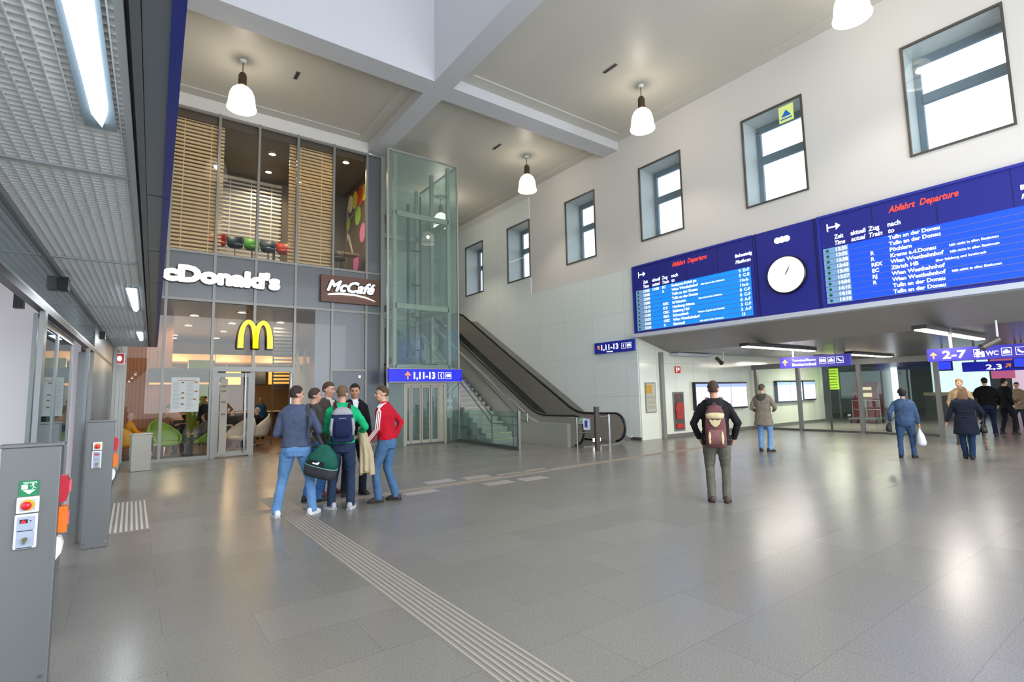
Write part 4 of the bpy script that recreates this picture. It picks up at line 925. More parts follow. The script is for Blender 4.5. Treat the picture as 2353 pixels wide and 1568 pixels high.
def slot(u, v, label, axis, l=.42):
    p = on(u, v, 2, ZC); a, b = (l / 2, .06) if axis == 'X' else (.06, l / 2)
    t = thing('ceiling_slot', label, 'air vent', (p.x, p.y, ZC), group='ceiling slots')
    MB().box(p.x - a, p.x + a, p.y - b, p.y + b, ZC - .012, ZC + .0).build('frame', mat('slot_frame', '#8d8a82', .5), t)
    MB().box(p.x - a + .02, p.x + a - .02, p.y - b + .02, p.y + b - .02, ZC - .016, ZC - .012).build('grille', mat('slot_dark', '#2e2b2c', .6), t)
slot(682, 173, 'short dark slot in the ceiling right of the lamp before the restaurant', 'Y')
slot(1402, 157, 'short slot in the large ceiling bay over the departure boards', 'Y', .5)
slot(1142, 337, 'short slot in the ceiling bay beyond the beam, near the lift', 'Y', .5)

# ================================================================== PASSAGE FITTINGS
tube_m = glow('tube_glow', '#fff2da', 7)
def tube_lamp(u0, v0, u1, v1, label, n=3, power=130):
    a = on(u0, v0, 2, 2.86); b = on(u1, v1, 2, 2.86); yy = (a.y + b.y) / 2; x0, x1 = min(a.x, b.x), max(a.x, b.x)
    t = thing('tube_lamp', label, 'ceiling lamp', ((x0 + x1) / 2, yy, 2.98), group='fluorescent lamps of the passage')
    MB().box(x0, x1, yy - .14, yy + .14, 2.88, 2.97).build('housing', mat('tube_housing', '#2c2b29', .5), t)
    L = (x1 - x0) / n
    for k in range(n): MB().box(x0 + L * k + .03, x0 + L * (k + 1) - .03, yy - .1, yy + .1, 2.85, 2.88).build('tube', tube_m, t)
    if power: area_light('tube_lamp_light', ((x0 + x1) / 2, yy, 2.83), (0, 0, 0), x1 - x0, .2, power, (1, .93, .82))
tube_lamp(1713, 797, 1864, 808, 'row of three fluorescent tubes above the blue bus terminal sign')
tube_lamp(2128, 757, 2240, 782, 'single long fluorescent tube lamp beside the grey camera', 1)
tube_lamp(1956, 815, 2040, 822, 'small distant row of fluorescent tubes behind the glass partition', 2)
def hang_sign(label, x, ya, yb, z0, z1, body, contents, zc=PC):
    """ya > yb; faces the hall (-X)"""
    t = thing('hanging_sign', label, 'sign', (x, (ya + yb) / 2, zc))
    MB().box(x, x + .12, yb, ya, z0, z1).build('panel', body, t)
    for f in (.2, .8): yy = ya + (yb - ya) * f; MB().box(x + .04, x + .08, yy - .03, yy + .03, z1, zc).build('hanger', alu, t)
    contents(t, (x - .002, ya, z0)); return t
pur = mat('sign_violet', '#3a35a0', .35, emit='#3a35a8', es=.35)
def c1(t, o):
    arrow(.16, .18, .2, 0, o, (0, -1, 0), t)
    text('Terminal/Buses', .105, (o[0] - .002, o[1] - .38, o[2] + .2), (0, -1, 0), (0, 0, 1), signw, t, fit=.72)
    text('Busterminal', .13, (o[0] - .002, o[1] - .38, o[2] + .06), (0, -1, 0), (0, 0, 1), signw, t, bold=.003, fit=.72)
    pictogram_box(1.2, .09, .19, o, (0, -1, 0), t, 'tram'); pictogram_box(1.44, .09, .19, o, (0, -1, 0), t, 'case'); pictogram_box(1.68, .09, .19, o, (0, -1, 0), t, 'handset')
hang_sign('violet hanging sign with bus terminal text below the three fluorescent tubes', 17.0, 8.47, 6.42, 2.27, 2.62, pur, c1)
def c2(t, o):
    arrow(.12, .14, .16, 0, o, (0, -1, 0), t)
    text('2-7', .25, (o[0] - .002, o[1] - .3, o[2] + .06), (0, -1, 0), (0, 0, 1), signw, t, fit=.42, heavy=.008)
    pictogram_box(.86, .06, .17, o, (0, -1, 0), t, 'case')
    text('WC', .14, (o[0] - .002, o[1] - 1.07, o[2] + .08), (0, -1, 0), (0, 0, 1), signw, t, bold=.003, fit=.21)
    pictogram_box(1.33, .06, .17, o, (0, -1, 0), t, 'case'); pictogram_box(1.56, .06, .17, o, (0, -1, 0), t, 'handset')
    b = MB()
    for k in range(2): b.ell((o[0] - .004, o[1] - .93 - .09 * k + .0, o[2] + .2), .003, .025, .025, 8, 6).box(o[0] - .006, o[0], o[1] - .955 - .09 * k, o[1] - .905 - .09 * k, o[2] + .05, o[2] + .17)
    b.build('pictogram', signw, t)
hang_sign('violet hanging sign reading 2-7 and WC behind the grey camera', 15.5, 4.18, 1.9, 2.2, 2.5, pur, c2)
def c3(t, o):
    text('2,3', .24, (o[0] - .002, o[1] - .65, o[2] + .06), (0, -1, 0), (0, 0, 1), signw, t, fit=.4, heavy=.008)
    arrow(1.22, .17, .2, R2D(-50), o, (0, -1, 0), t)
hang_sign('small dark blue platform sign reading 2,3 under the longer violet sign', 24.0, 5.5, 3.7, 2.08, 2.42, blue, c3)
for lb, y0, y1 in (('small blue screen left of the platform 2,3 sign', 6.14, 5.7), ('small blue screen right of the platform 2,3 sign', 4.05, 3.62)):
    t = thing('hanging_screen', lb, 'screen', (23.6, (y0 + y1) / 2, PC)); MB().box(23.56, 23.66, y1 - .03, y0 + .03, 2.14, 2.5).build('housing', black, t); MB().box(23.55, 23.56, y1, y0, 2.18, 2.46).build('display', mat('screen_blue', '#2c3cf0', .4, emit='#2c40ff', es=1.0), t); MB().box(23.6, 23.64, (y0 + y1) / 2 - .02, (y0 + y1) / 2 + .02, 2.5, PC).build('hanger', alu, t)
def cctv(x, y, z, d, label):
    t = thing('security_camera', label, 'camera', (x, y, PC)); p = Vector((x, y, z)); d = Vector(d).normalized()
    MB().tube([p - d * .17, p + d * .16], .065, 16).build('housing', mat('camera_grey', '#6a655c', .4, .4), t)
    MB().tube([p + d * .16, p + d * .2], [.075, .075], 16).build('hood', mat('camera_dark', '#26231f', .4), t)
    MB().tube([(x + .12, y - .1, PC), (x + .12, y - .1, z + .02), (x + .02, y - .02, z - .02)], .018, 8).build('bracket', whitep, t)
p = on(1652, 829, 0, 16.6); cctv(16.6, p.y, p.z, (-.25, -.45, -.3), 'small grey security camera under the passage ceiling above the three screens')
p = on(2276, 789, 0, 14.6); cctv(14.6, p.y, p.z, (-.4, .7, -.45), 'larger grey security camera in front of the violet 2-7 sign')

def wallY(u0, v0, u1, v1): a = on(u0, v0, 1, 11.58); b = on(u1, v1, 1, 11.58); return a.x, b.x, b.z, a.z
# three-part screen and the pair beyond the partition
scr_e = mat('timetable_lit', '#dfe4ff', .4, emit='#dfe4ff', es=1.0)
def screens(label, xa, xb, z0, z1, n):
    t = thing('timetable_display', label, 'display', ((xa + xb) / 2, 11.55, z0), group='timetable displays')
    MB().box(xa, xb, 11.47, 11.58, z0, z1).build('housing', black, t); w_ = (xb - xa - .05) / n
    for k in range(n):
        q0, q1 = xa + .05 + w_ * k, xa + w_ * (k + 1)
        s_ = MB().box(q0, q1, 11.46, 11.47, z0 + .07, z1 - .07).build('screen', scr_e, t)
        MB().box(q0, q1, 11.455, 11.46, z1 - .2, z1 - .07).build('screen_header', mat('header_blue', '#8fa4e8', .4, emit='#8fa4f0', es=.9), s_)
        pr2 = MB()
        for j in range(22): pr2.box(q0 + .06, q1 - .06, 11.457, 11.46, z0 + .12 + j * .033, z0 + .128 + j * .033)
        pr2.build('timetable_print', mat('timetable_print', '#b8bfe0', .5, emit='#b8bfe0', es=.6), s_)['kind'] = 'stuff'
screens('black-framed bright timetable display of three screens behind the backpacked man', 16.68, 20.2, .88, 1.93, 3)
screens('black-framed timetable display of two screens behind the glass partition', 22.6, 24.9, 1.0, 1.97, 2)
screens('narrow bright timetable display right of the two-screen one behind the partition', 24.98, 26.2, 1.05, 1.98, 1)
t = thing('wall_poster', 'framed notice with yellow head on the passage wall at the corner post', 'poster', (14.3, 11.58, .9))
MB().box(14.02, 14.56, 11.57, 11.6, .9, 1.93).build('frame', alu, t); MB().box(14.06, 14.52, 11.565, 11.57, .94, 1.89).build('sheet', mat('notice_sheet', '#b4b4a8', .5), t)
MB().box(14.06, 14.34, 11.56, 11.565, 1.55, 1.85).build('picture', mat('notice_yellow', '#c8952c', .5), t)
for k in range(3): MB().box(14.1, 14.48, 11.56, 11.565, 1.03 + .17 * k, 1.15 + .17 * k).build('text_block', mat('notice_text', '#a8a390', .5), t)
t = thing('hose_cabinet', 'glazed wall niche with a red fire hose between the corner post and the screens', 'fire hose cabinet', (15.8, 11.6, .2))
MB().box(15.5, 16.12, 11.575, 11.6, .2, 1.58).build('frame', mat('cabinet_grey', '#6f706e', .4), t)
MB().box(15.56, 16.06, 11.57, 11.575, .26, 1.52).build('back', mat('cabinet_dark', '#4a4a48', .5), t)
MB().lathe([(0, -.05), (.24, -.05), (.24, 0), (0, 0)], (15.8, 11.57, 1.0), 24, 'Y').build('hose_reel', mat('hose_red', '#a3302c', .4), t)
MB().box(15.6, 15.98, 11.53, 11.57, .62, 1.0).build('hose', mat('hose_red'), t); MB().box(15.6, 15.98, 11.53, 11.57, .3, .46).build('extinguisher', mat('hose_red2', '#b8281c', .4), t)
MB().box(15.72, 15.84, 11.56, 11.57, 1.38, 1.48).build('mark', mat('hose_red'), t)
t = thing('fire_sign', 'small red and white fire equipment sign high above the hose cabinet', 'sign', (15.85, 11.59, 2.27))
fr_red = mat('fire_red', '#c03028', .5, emit='#c03028', es=.1)
MB().box(15.7, 16.0, 11.57, 11.6, 2.26, 2.5).build('plate', fr_red, t); MB().box(15.76, 15.8, 11.56, 11.57, 2.3, 2.46).box(15.85, 15.93, 11.56, 11.57, 2.36, 2.45).build('symbol', signw, t)
# beyond the partition
tube_lamp(1888, 822, 1925, 826, 'far fluorescent lamp above the yellow green poster', 1, 160)
t = thing('ticket_machine', 'dark red ticket machine standing beyond the glass partition', 'ticket machine', (31, 11.0, 0))
mr_ = mat('machine_red', '#8e2f36', .4)
MB().box(30.6, 31.4, 10.5, 11.6, 0, 1.35).build('body', mr_, t); MB().prism([(0, 1.35), (.8, 1.35), (.8, 1.75), (.35, 1.85)], (30.6, 10.5, 0), (1, 0, 0), (0, 0, 1), (0, 1.1, 0)).build('head', mr_, t)
MB().box(30.57, 30.6, 10.7, 11.2, 1.1, 1.3).build('screen', mat('machine_screen', '#e0cfa0', .4, emit='#e8d8a8', es=.8), t); MB().box(30.57, 30.6, 10.7, 11.2, 1.45, 1.6).build('lamp', mat('machine_screen'), t)
t = thing('green_poster', 'bright yellow green timetable poster behind the glass partition', 'poster', (27.6, 10.8, 1.5))
gq0 = on(1898, 848, 0, 27.3); gq1 = on(1928, 895, 0, 27.3)
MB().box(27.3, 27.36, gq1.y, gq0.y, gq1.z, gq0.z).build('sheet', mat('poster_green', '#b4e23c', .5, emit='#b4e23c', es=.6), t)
for k in range(7): zz = gq1.z + (gq0.z - gq1.z) * (k + .5) / 7.5; MB().box(27.29, 27.3, gq1.y + .05, gq0.y - .05, zz, zz + .03).build('print', mat('poster_dark', '#3a5a20', .5), t)
MB().box(27.36, 27.42, gq1.y - .0, gq1.y + .06, 0, gq0.z).build('stand', alud, t); MB().box(27.36, 27.42, gq0.y - .06, gq0.y, 0, gq0.z).build('stand', alud, t)
t = thing('luggage_trolley', 'empty luggage trolley frame beyond the glass partition', 'trolley', (27, 9.6, 0))
tm = mat('trolley_grey', '#6f7270', .4, .4)
MB().tube([(26.8, 10.2, .1), (26.8, 10.2, 1.0), (26.8, 9.1, 1.0), (26.8, 9.1, .1)], .025, 8).build('frame', tm, t); MB().tube([(26.8, 10.2, .6), (26.8, 9.1, .6)], .02, 8).build('bar', tm, t)
MB().box(26.3, 27.3, 9.1, 10.2, .18, .24).build('deck', tm, t); MB().box(26.75, 26.85, 9.6, 9.66, .24, 1.05).build('divider', tm, t)
for xx in (26.4, 27.2):
    for yy in (9.15, 10.15): MB().lathe([(0, -.02), (.09, -.02), (.09, .02), (0, .02)], (xx, yy, .09), 14, 'Y').build('wheel', black, t)
t = thing('shop_window', 'brightly lit shop window deep in the passage beyond the woman in blue', 'shop window', (34, 8, 0))
MB().box(36, 36.1, 7.2, 9.6, .9, 2.9).build('pane', mat('shop_lit', '#cfe6ea', .4, emit='#d8f2f4', es=1.0), t); MB().box(36, 36.12, 7.1, 9.7, 0, .9).build('base', mat('shop_base', '#5a6a66', .4), t)
MB().box(35.97, 36, 6.2, 7.1, 1.9, 2.9).build('poster', mat('shop_pink', '#d86a98', .4, emit='#d86a98', es=.5), t); MB().box(35.9, 36.1, 5.9, 9.8, 2.9, 2.98).build('header', alud, t)
t = thing('exit_glazing', 'tall glazed exit with daylight at the far end of the passage', 'glazed exit', (42, 4.5, 0))
for k in range(6):
    y0 = 1.2 + k * 1.05; MB().box(42, 42.08, y0, y0 + .95, .1, 2.5).build('pane', mat('exit_lit_%d' % (k % 3), ('#cfeef0', '#9fb8b4', '#e8c8dc')[k % 3], .3, emit=('#cfeef0', '#9fb8b4', '#e8c8dc')[k % 3], es=(.9, .25, .7)[k % 3]), t)
    MB().box(41.98, 42.1, y0 + .95, y0 + 1.05, 0, 2.9).build('mullion', alud, t)
t = thing('grey_cabinet', 'waist-high grey cabinet with pale top strip beyond the partition', 'cabinet', (33, 8.5, 0))
MB().box(33, 33.8, 7.4, 9.2, 0, 1.1).build('body', mat('cab_dark', '#4c5450', .4), t); MB().box(32.98, 33.82, 7.38, 9.22, 1.1, 1.25).build('strip', mat('cab_strip', '#c8bb96', .5), t)

# ================================================================== CANOPY, LEFT
cn_ = thing('door_canopy', 'long grey slatted canopy with blue fascia over the street doors on the left', 'canopy', (0, 4, 2.72))
CZ = 2.72; YE = 12.4; gridm = mat('grille_grey', '#e4e6e6', .5); cgrey = mat('canopy_grey', '#767d83', .4, .3)
xg0, xg1 = XL - .06, -.13
secs = [(-2.6, -.9), (-.9, 1.05), (1.05, 3.0), (3.0, 4.92), (4.92, 7.3), (7.3, 9.05), (9.05, 10.8), (10.8, YE)]
for a_, b_ in secs:
    g = MB(KS); y = a_ + .012
    while y < b_ - .02: g.add([(xg0, y + .034, CZ), (xg1, y + .034, CZ), (xg1, y + .038, CZ + .004), (xg0, y + .038, CZ + .004), (xg0, y, CZ + .03), (xg1, y, CZ + .03), (xg1, y + .004, CZ + .034), (xg0, y + .004, CZ + .034)], [(0, 3, 2, 1), (4, 5, 6, 7), (0, 1, 5, 4), (1, 2, 6, 5), (2, 3, 7, 6), (3, 0, 4, 7)]); y += .04
    x = xg0 + .02
    while x < xg1: g.box(x, x + .004, a_, b_, CZ - .004, CZ + .03); x += .046
    g.build('grille_panel', gridm, cn_)
    LM().box(xg0, xg1, b_ - .022, b_ + .008, CZ - .012, CZ + .03).build('cross_bar', mat('bar_light', '#b4b8ba', .4, .2), cn_)
LM().box(xg0 - .04, xg0, -3, YE, CZ - .01, CZ + .1).build('side_rail', cgrey, cn_)
LM().box(xg1, xg1 + .022, -3, YE, CZ - .015, CZ + .05).build('side_rail', mat('bar_light'), cn_)
LM().box(xg1 + .034, xg1 + .06, -3, YE, CZ - .005, CZ + .04).build('trim_strip', cgrey, cn_)
for a_, b_ in ((-3, 1.0), (1.01, 3.2), (3.22, 4.42), (4.44, 5.63), (5.65, 7.6), (7.62, 9.6), (9.62, YE)):
    LM().box(xg1 + .062, 0.0, a_, b_, CZ, CZ + .04).build('soffit_panel', mat('soffit_blue_grey', '#7d868e', .3, .35), cn_)
for a_, b_ in ((-3, 3.2), (3.21, 5.63), (5.64, 9.6), (9.61, YE)):
    LM().box(.0, .034, a_, b_, CZ - .01, CZ + .42).build('fascia', mat('fascia_blue', '#1f2f8e', .35), cn_)
LM().box(xg0, 0, -3, YE, CZ + .05, CZ + .4).build('casing', mat('casing_grey', '#85888a', .7), cn_)
LM().box(xg0 - .04, .034, YE, YE + .02, CZ - .01, CZ + .42).build('end_plate', cgrey, cn_)
wing = glow('cold_lamp_glow', '#e6f4ff', 6)
def clamp_lamp(yy0, yy1, label):
    xa, xb = -.245, -.17; o_ = KS @ Vector((xa, yy0, CZ)); t = thing('canopy_spotlight', label, 'ceiling lamp', o_, group='cold lamps of the canopy')
    LM().box(xa - .012, xb + .012, yy0, yy1 + .06, CZ - .012, CZ - .002).build('frame', mat('lamp_frame_glass', '#9fb0bc', .2, .3), t)
    LM().prism([(xa, yy0), (xb, yy0), (xb - .008, yy1 - .12), (xa + .045, yy1), (xa + .02, yy1 - .1)], (0, 0, CZ - .03), (1, 0, 0), (0, 1, 0), (0, 0, .018)).build('diffuser', wing, t)
    c_ = KS @ Vector(((xa + xb) / 2, (yy0 + yy1) / 2, CZ - .08)); area_light('canopy_lamp_light', c_, (0, 0, 0), .08, .6, 16, (.88, .95, 1))
clamp_lamp(1.2, 2.42, 'dazzling cold white lamp in the slatted canopy nearest the viewer')
clamp_lamp(5.95, 7.4, 'second cold white lamp farther along the slatted canopy')
clamp_lamp(9.7, 11.0, 'small cold white lamp near the far end of the slatted canopy')
for yy, lb in ((5.4, 'small black box sensor on the canopy edge above the second door'), (9.4, 'small black box sensor near the far end of the canopy')):
    t = thing('door_sensor', lb, 'sensor', KS @ Vector((XL - .0, yy, 2.56))); LM().box(XL, XL + .06, yy, yy + .14, 2.56, 2.66).build('case', black, t)
mo = thing('door_monitor', 'small black monitor under the porch ceiling seen above the open door', 'monitor', KS @ Vector((-.95, 5.6, 2.3)))
LM().box(-.93, -.87, 5.5, 5.56, 2.4, 2.52).build('case', black, mo); LM().box(-.905, -.895, 5.52, 5.54, 2.52, 2.74).build('hanger', alud, mo)
# fire-hose flag sign
fs = thing('fire_sign', 'small red and white fire equipment sign on the left glazing under the canopy end', 'sign', (-.3, 13, 2.5))
a_ = on(262, 811, 1, 12.9); b_ = on(287, 838, 1, 12.9)
MB().box(a_.x, b_.x, 12.9, 12.93, b_.z, a_.z).build('plate', whitep, fs)
q = (b_.x - a_.x); MB().box(a_.x + .14 * q, b_.x - .12 * q, 12.89, 12.9, b_.z + .1 * q, a_.z - .1 * q).build('symbol_field', fr_red, fs)
MB().ell(((a_.x + b_.x) / 2, 12.888, (a_.z + b_.z) / 2), .22 * q, .004, .3 * q, 14, 8).build('symbol', signw, fs)

# ------------------------------------------------------------------ steel door posts
def door_post(label, x0, x1, y, h, depth=.11, near=True):
    t = thing('door_control_post', label, 'control post', ((x0 + x1) / 2, y, 0), group='steel door posts')
    pm = mat('post_steel', '#6f7172', .45, .35, bump=.02, bscale=30)
    b = MB().box(x0, x1, y, y + depth, 0, h - .02).build('body', pm, t, bevel=.006)
    MB().box(x0 - .012, x1 + .012, y - .008, y + depth + .01, h - .02, h).build('cap', pm, t, bevel=.004)
    MB().box(x0 + .02, x0 + .04, y - .004, y, .05, .07).build('screw', steelb, t); MB().box(x1 - .04, x1 - .02, y - .004, y, .05, .07).build('screw', steelb, t)
    cx0 = x0 + (.085 if near else .06); w_ = .1 if near else .085; zt = h - .3 if near else h - .24
    sc2 = 1 if near else .9
    pn = thing('door_switch_panel', ('white door switch panel with red emergency button on the nearest steel post' if near else 'white door switch panel with red emergency button on the farther steel post'), 'switch panel', (cx0 + w_ / 2, y, zt - .35))
    if near:
        gs_ = MB().box(cx0 + .005, cx0 + w_ - .008, y - .006, y, zt - .005, zt + .085).build('emergency_label', mat('label_green', '#0f7a4c', .5), pn)
        MB().box(cx0 + .015, cx0 + .042, y - .008, y - .006, zt + .035, zt + .062).build('symbol_window', signw, gs_)
        MB().prism([(.022, .03), (.078, .03), (.05, .005)], (cx0, y - .006, zt), (1, 0, 0), (0, 0, 1), (0, -.002, 0)).build('symbol_arrow', signw, gs_)
        r = MB().ell((cx0 + .066, y - .008, zt + .062), .005, .002, .005, 8, 6)
        r.bar((cx0 + .064, y - .008, zt + .058), (cx0 + .07, y - .008, zt + .046), .008, .002).bar((cx0 + .07, y - .008, zt + .046), (cx0 + .08, y - .008, zt + .038), .004, .002).bar((cx0 + .07, y - .008, zt + .046), (cx0 + .062, y - .008, zt + .036), .004, .002).bar((cx0 + .064, y - .008, zt + .056), (cx0 + .054, y - .008, zt + .05), .003, .002)
        r.build('running_figure', signw, gs_)
        text('NOTTASTE', .012, (cx0 + .022, y - .008, zt + .068), (1, 0, 0), (0, 0, 1), signw, gs_)
    u1 = MB().box(cx0, cx0 + w_, y - .028, y, zt - .1, zt - .008).build('button_box', whitep, pn, bevel=.006)
    MB().box(cx0 + .015, cx0 + w_ - .015, y - .031, y - .028, zt - .088, zt - .02).build('recess', mat('recess_grey', '#b8bcc4', .4), u1)
    MB().lathe([(0, 0), (.031, 0), (.031, -.006), (0, -.006)][::-1], (cx0 + .05 * sc2, y - .031, zt - .054), 20, 'Y').build('yellow_ring', mat('button_yellow', '#e0a818', .4), u1)
    MB().ell((cx0 + .046 * sc2, y - .046, zt - .056), .024, .016, .024, 16, 10).build('emergency_button', mat('button_bright_red', '#d01c34', .25), u1, smooth=True)
    u2 = MB().box(cx0 - .004, cx0 + w_ - .002, y - .022, y, zt - .305, zt - .108).build('control_box', whitep, pn, bevel=.006)
    MB().box(cx0 + .008, cx0 + w_ - .012, y - .025, y - .022, zt - .2, zt - .12).box(cx0 + .008, cx0 + w_ - .012, y - .025, y - .022, zt - .295, zt - .205).build('face_plate', mat('face_grey', '#9fa9bc', .4), u2)
    MB().box(cx0 + .02, cx0 + .055, y - .027, y - .025, zt - .158, zt - .136).build('display_window', black, u2)
    text('do', .022, (cx0 + .024, y - .029, zt - .154), (1, 0, 0), (0, 0, 1), mat('display_red', '#ff2030', .4, emit='#ff2030', es=2), u2, 'display_digits', bold=.0006, shear=.2)
    MB().box(cx0 + .065, cx0 + .071, y - .027, y - .025, zt - .15, zt - .144).build('lamp_dot', black, u2)
    MB().tube([(cx0 + .048, y - .025, zt - .25), (cx0 + .048, y - .045, zt - .25)], .012, 12).build('key_cylinder', mat('brass', '#8f8468', .3, .8), u2)
    MB().box(cx0 + .04, cx0 + .052, y - .044, y - .034, zt - .275, zt - .25).build('key', steel, u2)
    MB().box(cx0 + .01, cx0 + w_ - .02, y - .027, y - .025, zt - .203, zt - .199).box(cx0 + .01, cx0 + w_ - .02, y - .027, y - .025, zt - .3, zt - .296).build('print_line', black, u2)
    # alarms on the far side face of the post
    r = ('nearest', 'farther')[not near]; yy = y + .035
    a1 = thing('alarm_bell', 'red alarm box on the side of the %s steel post' % r, 'alarm', (x1, yy, h - .32)); rm = mat('alarm_red', '#b8142e', .35)
    MB().prism([(0, -.37), (.03, -.365), (.042, -.3), (.042, -.25), (.03, -.21), (0, -.205)], (x1, yy, h), (1, 0, 0), (0, 0, 1), (0, .085, 0)).build('housing', rm, a1)
    MB().box(x1 + .042, x1 + .052, yy + .02, yy + .07, h - .31, h - .24).build('button', mat('alarm_pink', '#d06070', .4), a1)
    a2 = thing('blue_box', 'orange alarm box below the red one on the %s steel post' % r, 'alarm', (x1, yy, h - .55)); a2.name = 'orange_alarm_box'
    MB().box(x1, x1 + .042, yy, yy + .085, h - .55, h - .395).build('housing', mat('alarm_orange', '#e8700c', .4), a2, bevel=.003)
    MB().box(x1 + .042, x1 + .05, yy + .025, yy + .06, h - .51, h - .43).build('button', mat('alarm_pink'), a2)
    a3 = thing('door_buzzer', 'white rounded cover lowest on the side of the %s steel post' % r, 'buzzer', (x1, yy, h - .68))
    MB().prism([(0, -.57), (.018, -.58), (.03, -.62), (.024, -.67), (0, -.71)], (x1, yy, h), (1, 0, 0), (0, 0, 1), (0, .075, 0)).build('cover', whitep, a3)
door_post('brushed steel door post nearest the viewer at the left edge', -.605, -.335, 4.25, 1.41)
door_post('brushed steel door post farther back, between the doors and the restaurant', -.4, -.15, 7.74, 1.44, near=False)

# litter bin
bn = thing('litter_bin', 'waist-high grey metal litter bin standing before the restaurant glass', 'litter bin', (.22, 15.4, 0))
bm_ = mat('bin_grey', '#9b978e', .4, .35)
MB(Matrix.Translation((.22, 15.45, 0)) @ Matrix.Rotation(R2D(8), 4, 'Z')).prism([(-.2, -.12), (.2, -.12), (.2, .2), (-.12, .2), (-.2, .1)], (0, 0, 0), (1, 0, 0), (0, 1, 0), (0, 0, .86)).build('body', bm_, bn, bevel=.012)
MB(Matrix.Translation((.22, 15.45, 0)) @ Matrix.Rotation(R2D(8), 4, 'Z')).prism([(-.17, -.14), (.21, -.14), (.21, .21), (-.13, .21), (-.21, .11)], (0, 0, .86), (1, 0, 0), (0, 1, 0), (0, 0, .03)).build('lid', mat('bin_lid', '#b3a89c', .4, .3), bn)
MB().box(.43, .46, 15.35, 15.6, .45, .75).build('ash_box', mat('bin_dark', '#3e3e44', .3, .4), bn)
# small dark notice upstairs handled elsewhere; tactile paving
tac = mat('tactile_rib', '#9f968c', .6); tacw = mat('tactile_rib_pale', '#c6c2bd', .55); brn = mat('tactile_stain', '#8b7f70', .6)
ts = thing('tactile_strip', 'ribbed tactile guiding strip running across the floor towards the group', 'tactile paving', (1.95, 4, 0))
MB().box(1.76, 2.12, -1, 9.6, 0, .0015).build('base', mat('tactile_base', '#857e77', .5), ts)
for k in range(8): MB().box(1.775 + .045 * k, 1.793 + .045 * k, -1, 9.6, .0015, .006).build('rib', tac, ts)
ts2 = thing('tactile_strip', 'pale ribbed tactile field on the floor behind the farther steel post', 'tactile paving', (.0, 9.6, 0))
MB().box(-.2, .27, 8.4, 10.9, 0, .0015).build('base', mat('tactile_base'), ts2)
for k in range(8): MB().box(-.17 + .056 * k, -.145 + .056 * k, 8.45, 10.85, .0015, .006).build('rib', tacw, ts2)
ts3 = thing('tactile_strip', 'narrow brownish guiding line crossing the floor from the group towards the passage', 'tactile paving', (8, 9.2, 0))
pa = on(1069, 1108, 2, 0); pb_ = on(1560, 1036, 2, 0); dd = (pb_ - pa)
pz = pa - dd * .55; pe = pb_ + dd * .25
for k, off in enumerate((-.1, -.03, .04)):
    MB().bar(Vector((pz.x, pz.y + off, .003)), Vector((pe.x, pe.y + off, .003)), .035, .004).build('rib', brn, ts3)
MB().bar(Vector((pz.x, pz.y - .03, .001)), Vector((pe.x, pe.y - .03, .001)), .26, .002).build('base', mat('tactile_line_base', '#8f867b', .4), ts3)
lt = mat('pale_floor_tile', '#a39c95', .3)
for i, (u, v) in enumerate(((1010, 1107), (1095, 1097), (1175, 1090), (1235, 1081), (965, 1131), (1145, 1110), (1225, 1100))):
    p = on(u, v, 2, 0.0); 
    struct('trim_%d' % (20 + i), MB().box(p.x - .3, p.x + .3, p.y - .15, p.y + .15, 0, .002), lt)
# ================================================================== PEOPLE
def V(*a): return Vector(a)
def ik(a, b, l1, l2, hint):
    d = b - a; L = d.length; L2 = min(L, (l1 + l2) * .999); d = d / (L or 1); b2 = a + d * L2
    c = (l1 * l1 - l2 * l2 + L2 * L2) / (2 * L2); hh = math.sqrt(max(0, l1 * l1 - c * c))
    p = hint - d * hint.dot(d); p = p.normalized() if p.length > 1e-4 else V(0, 1, 0)
    return a + d * c + p * hh, b2
def cloth(name, c, bump=.35, sc=26, var=.12): return mat('cloth_' + name, c, .85, spec=.2, bump=bump, bscale=sc, var=var, vscale=9)
skins = {'fair': mat('skin_fair', '#c99a80', .55), 'tan': mat('skin_tan', '#b8876a', .55), 'pink': mat('skin_pink', '#cf9a88', .5)}
eye_m = mat('eye_dark', '#2a1d18', .3); lip_m = mat('lip', '#a2645a', .5)
HR = random.Random(11)

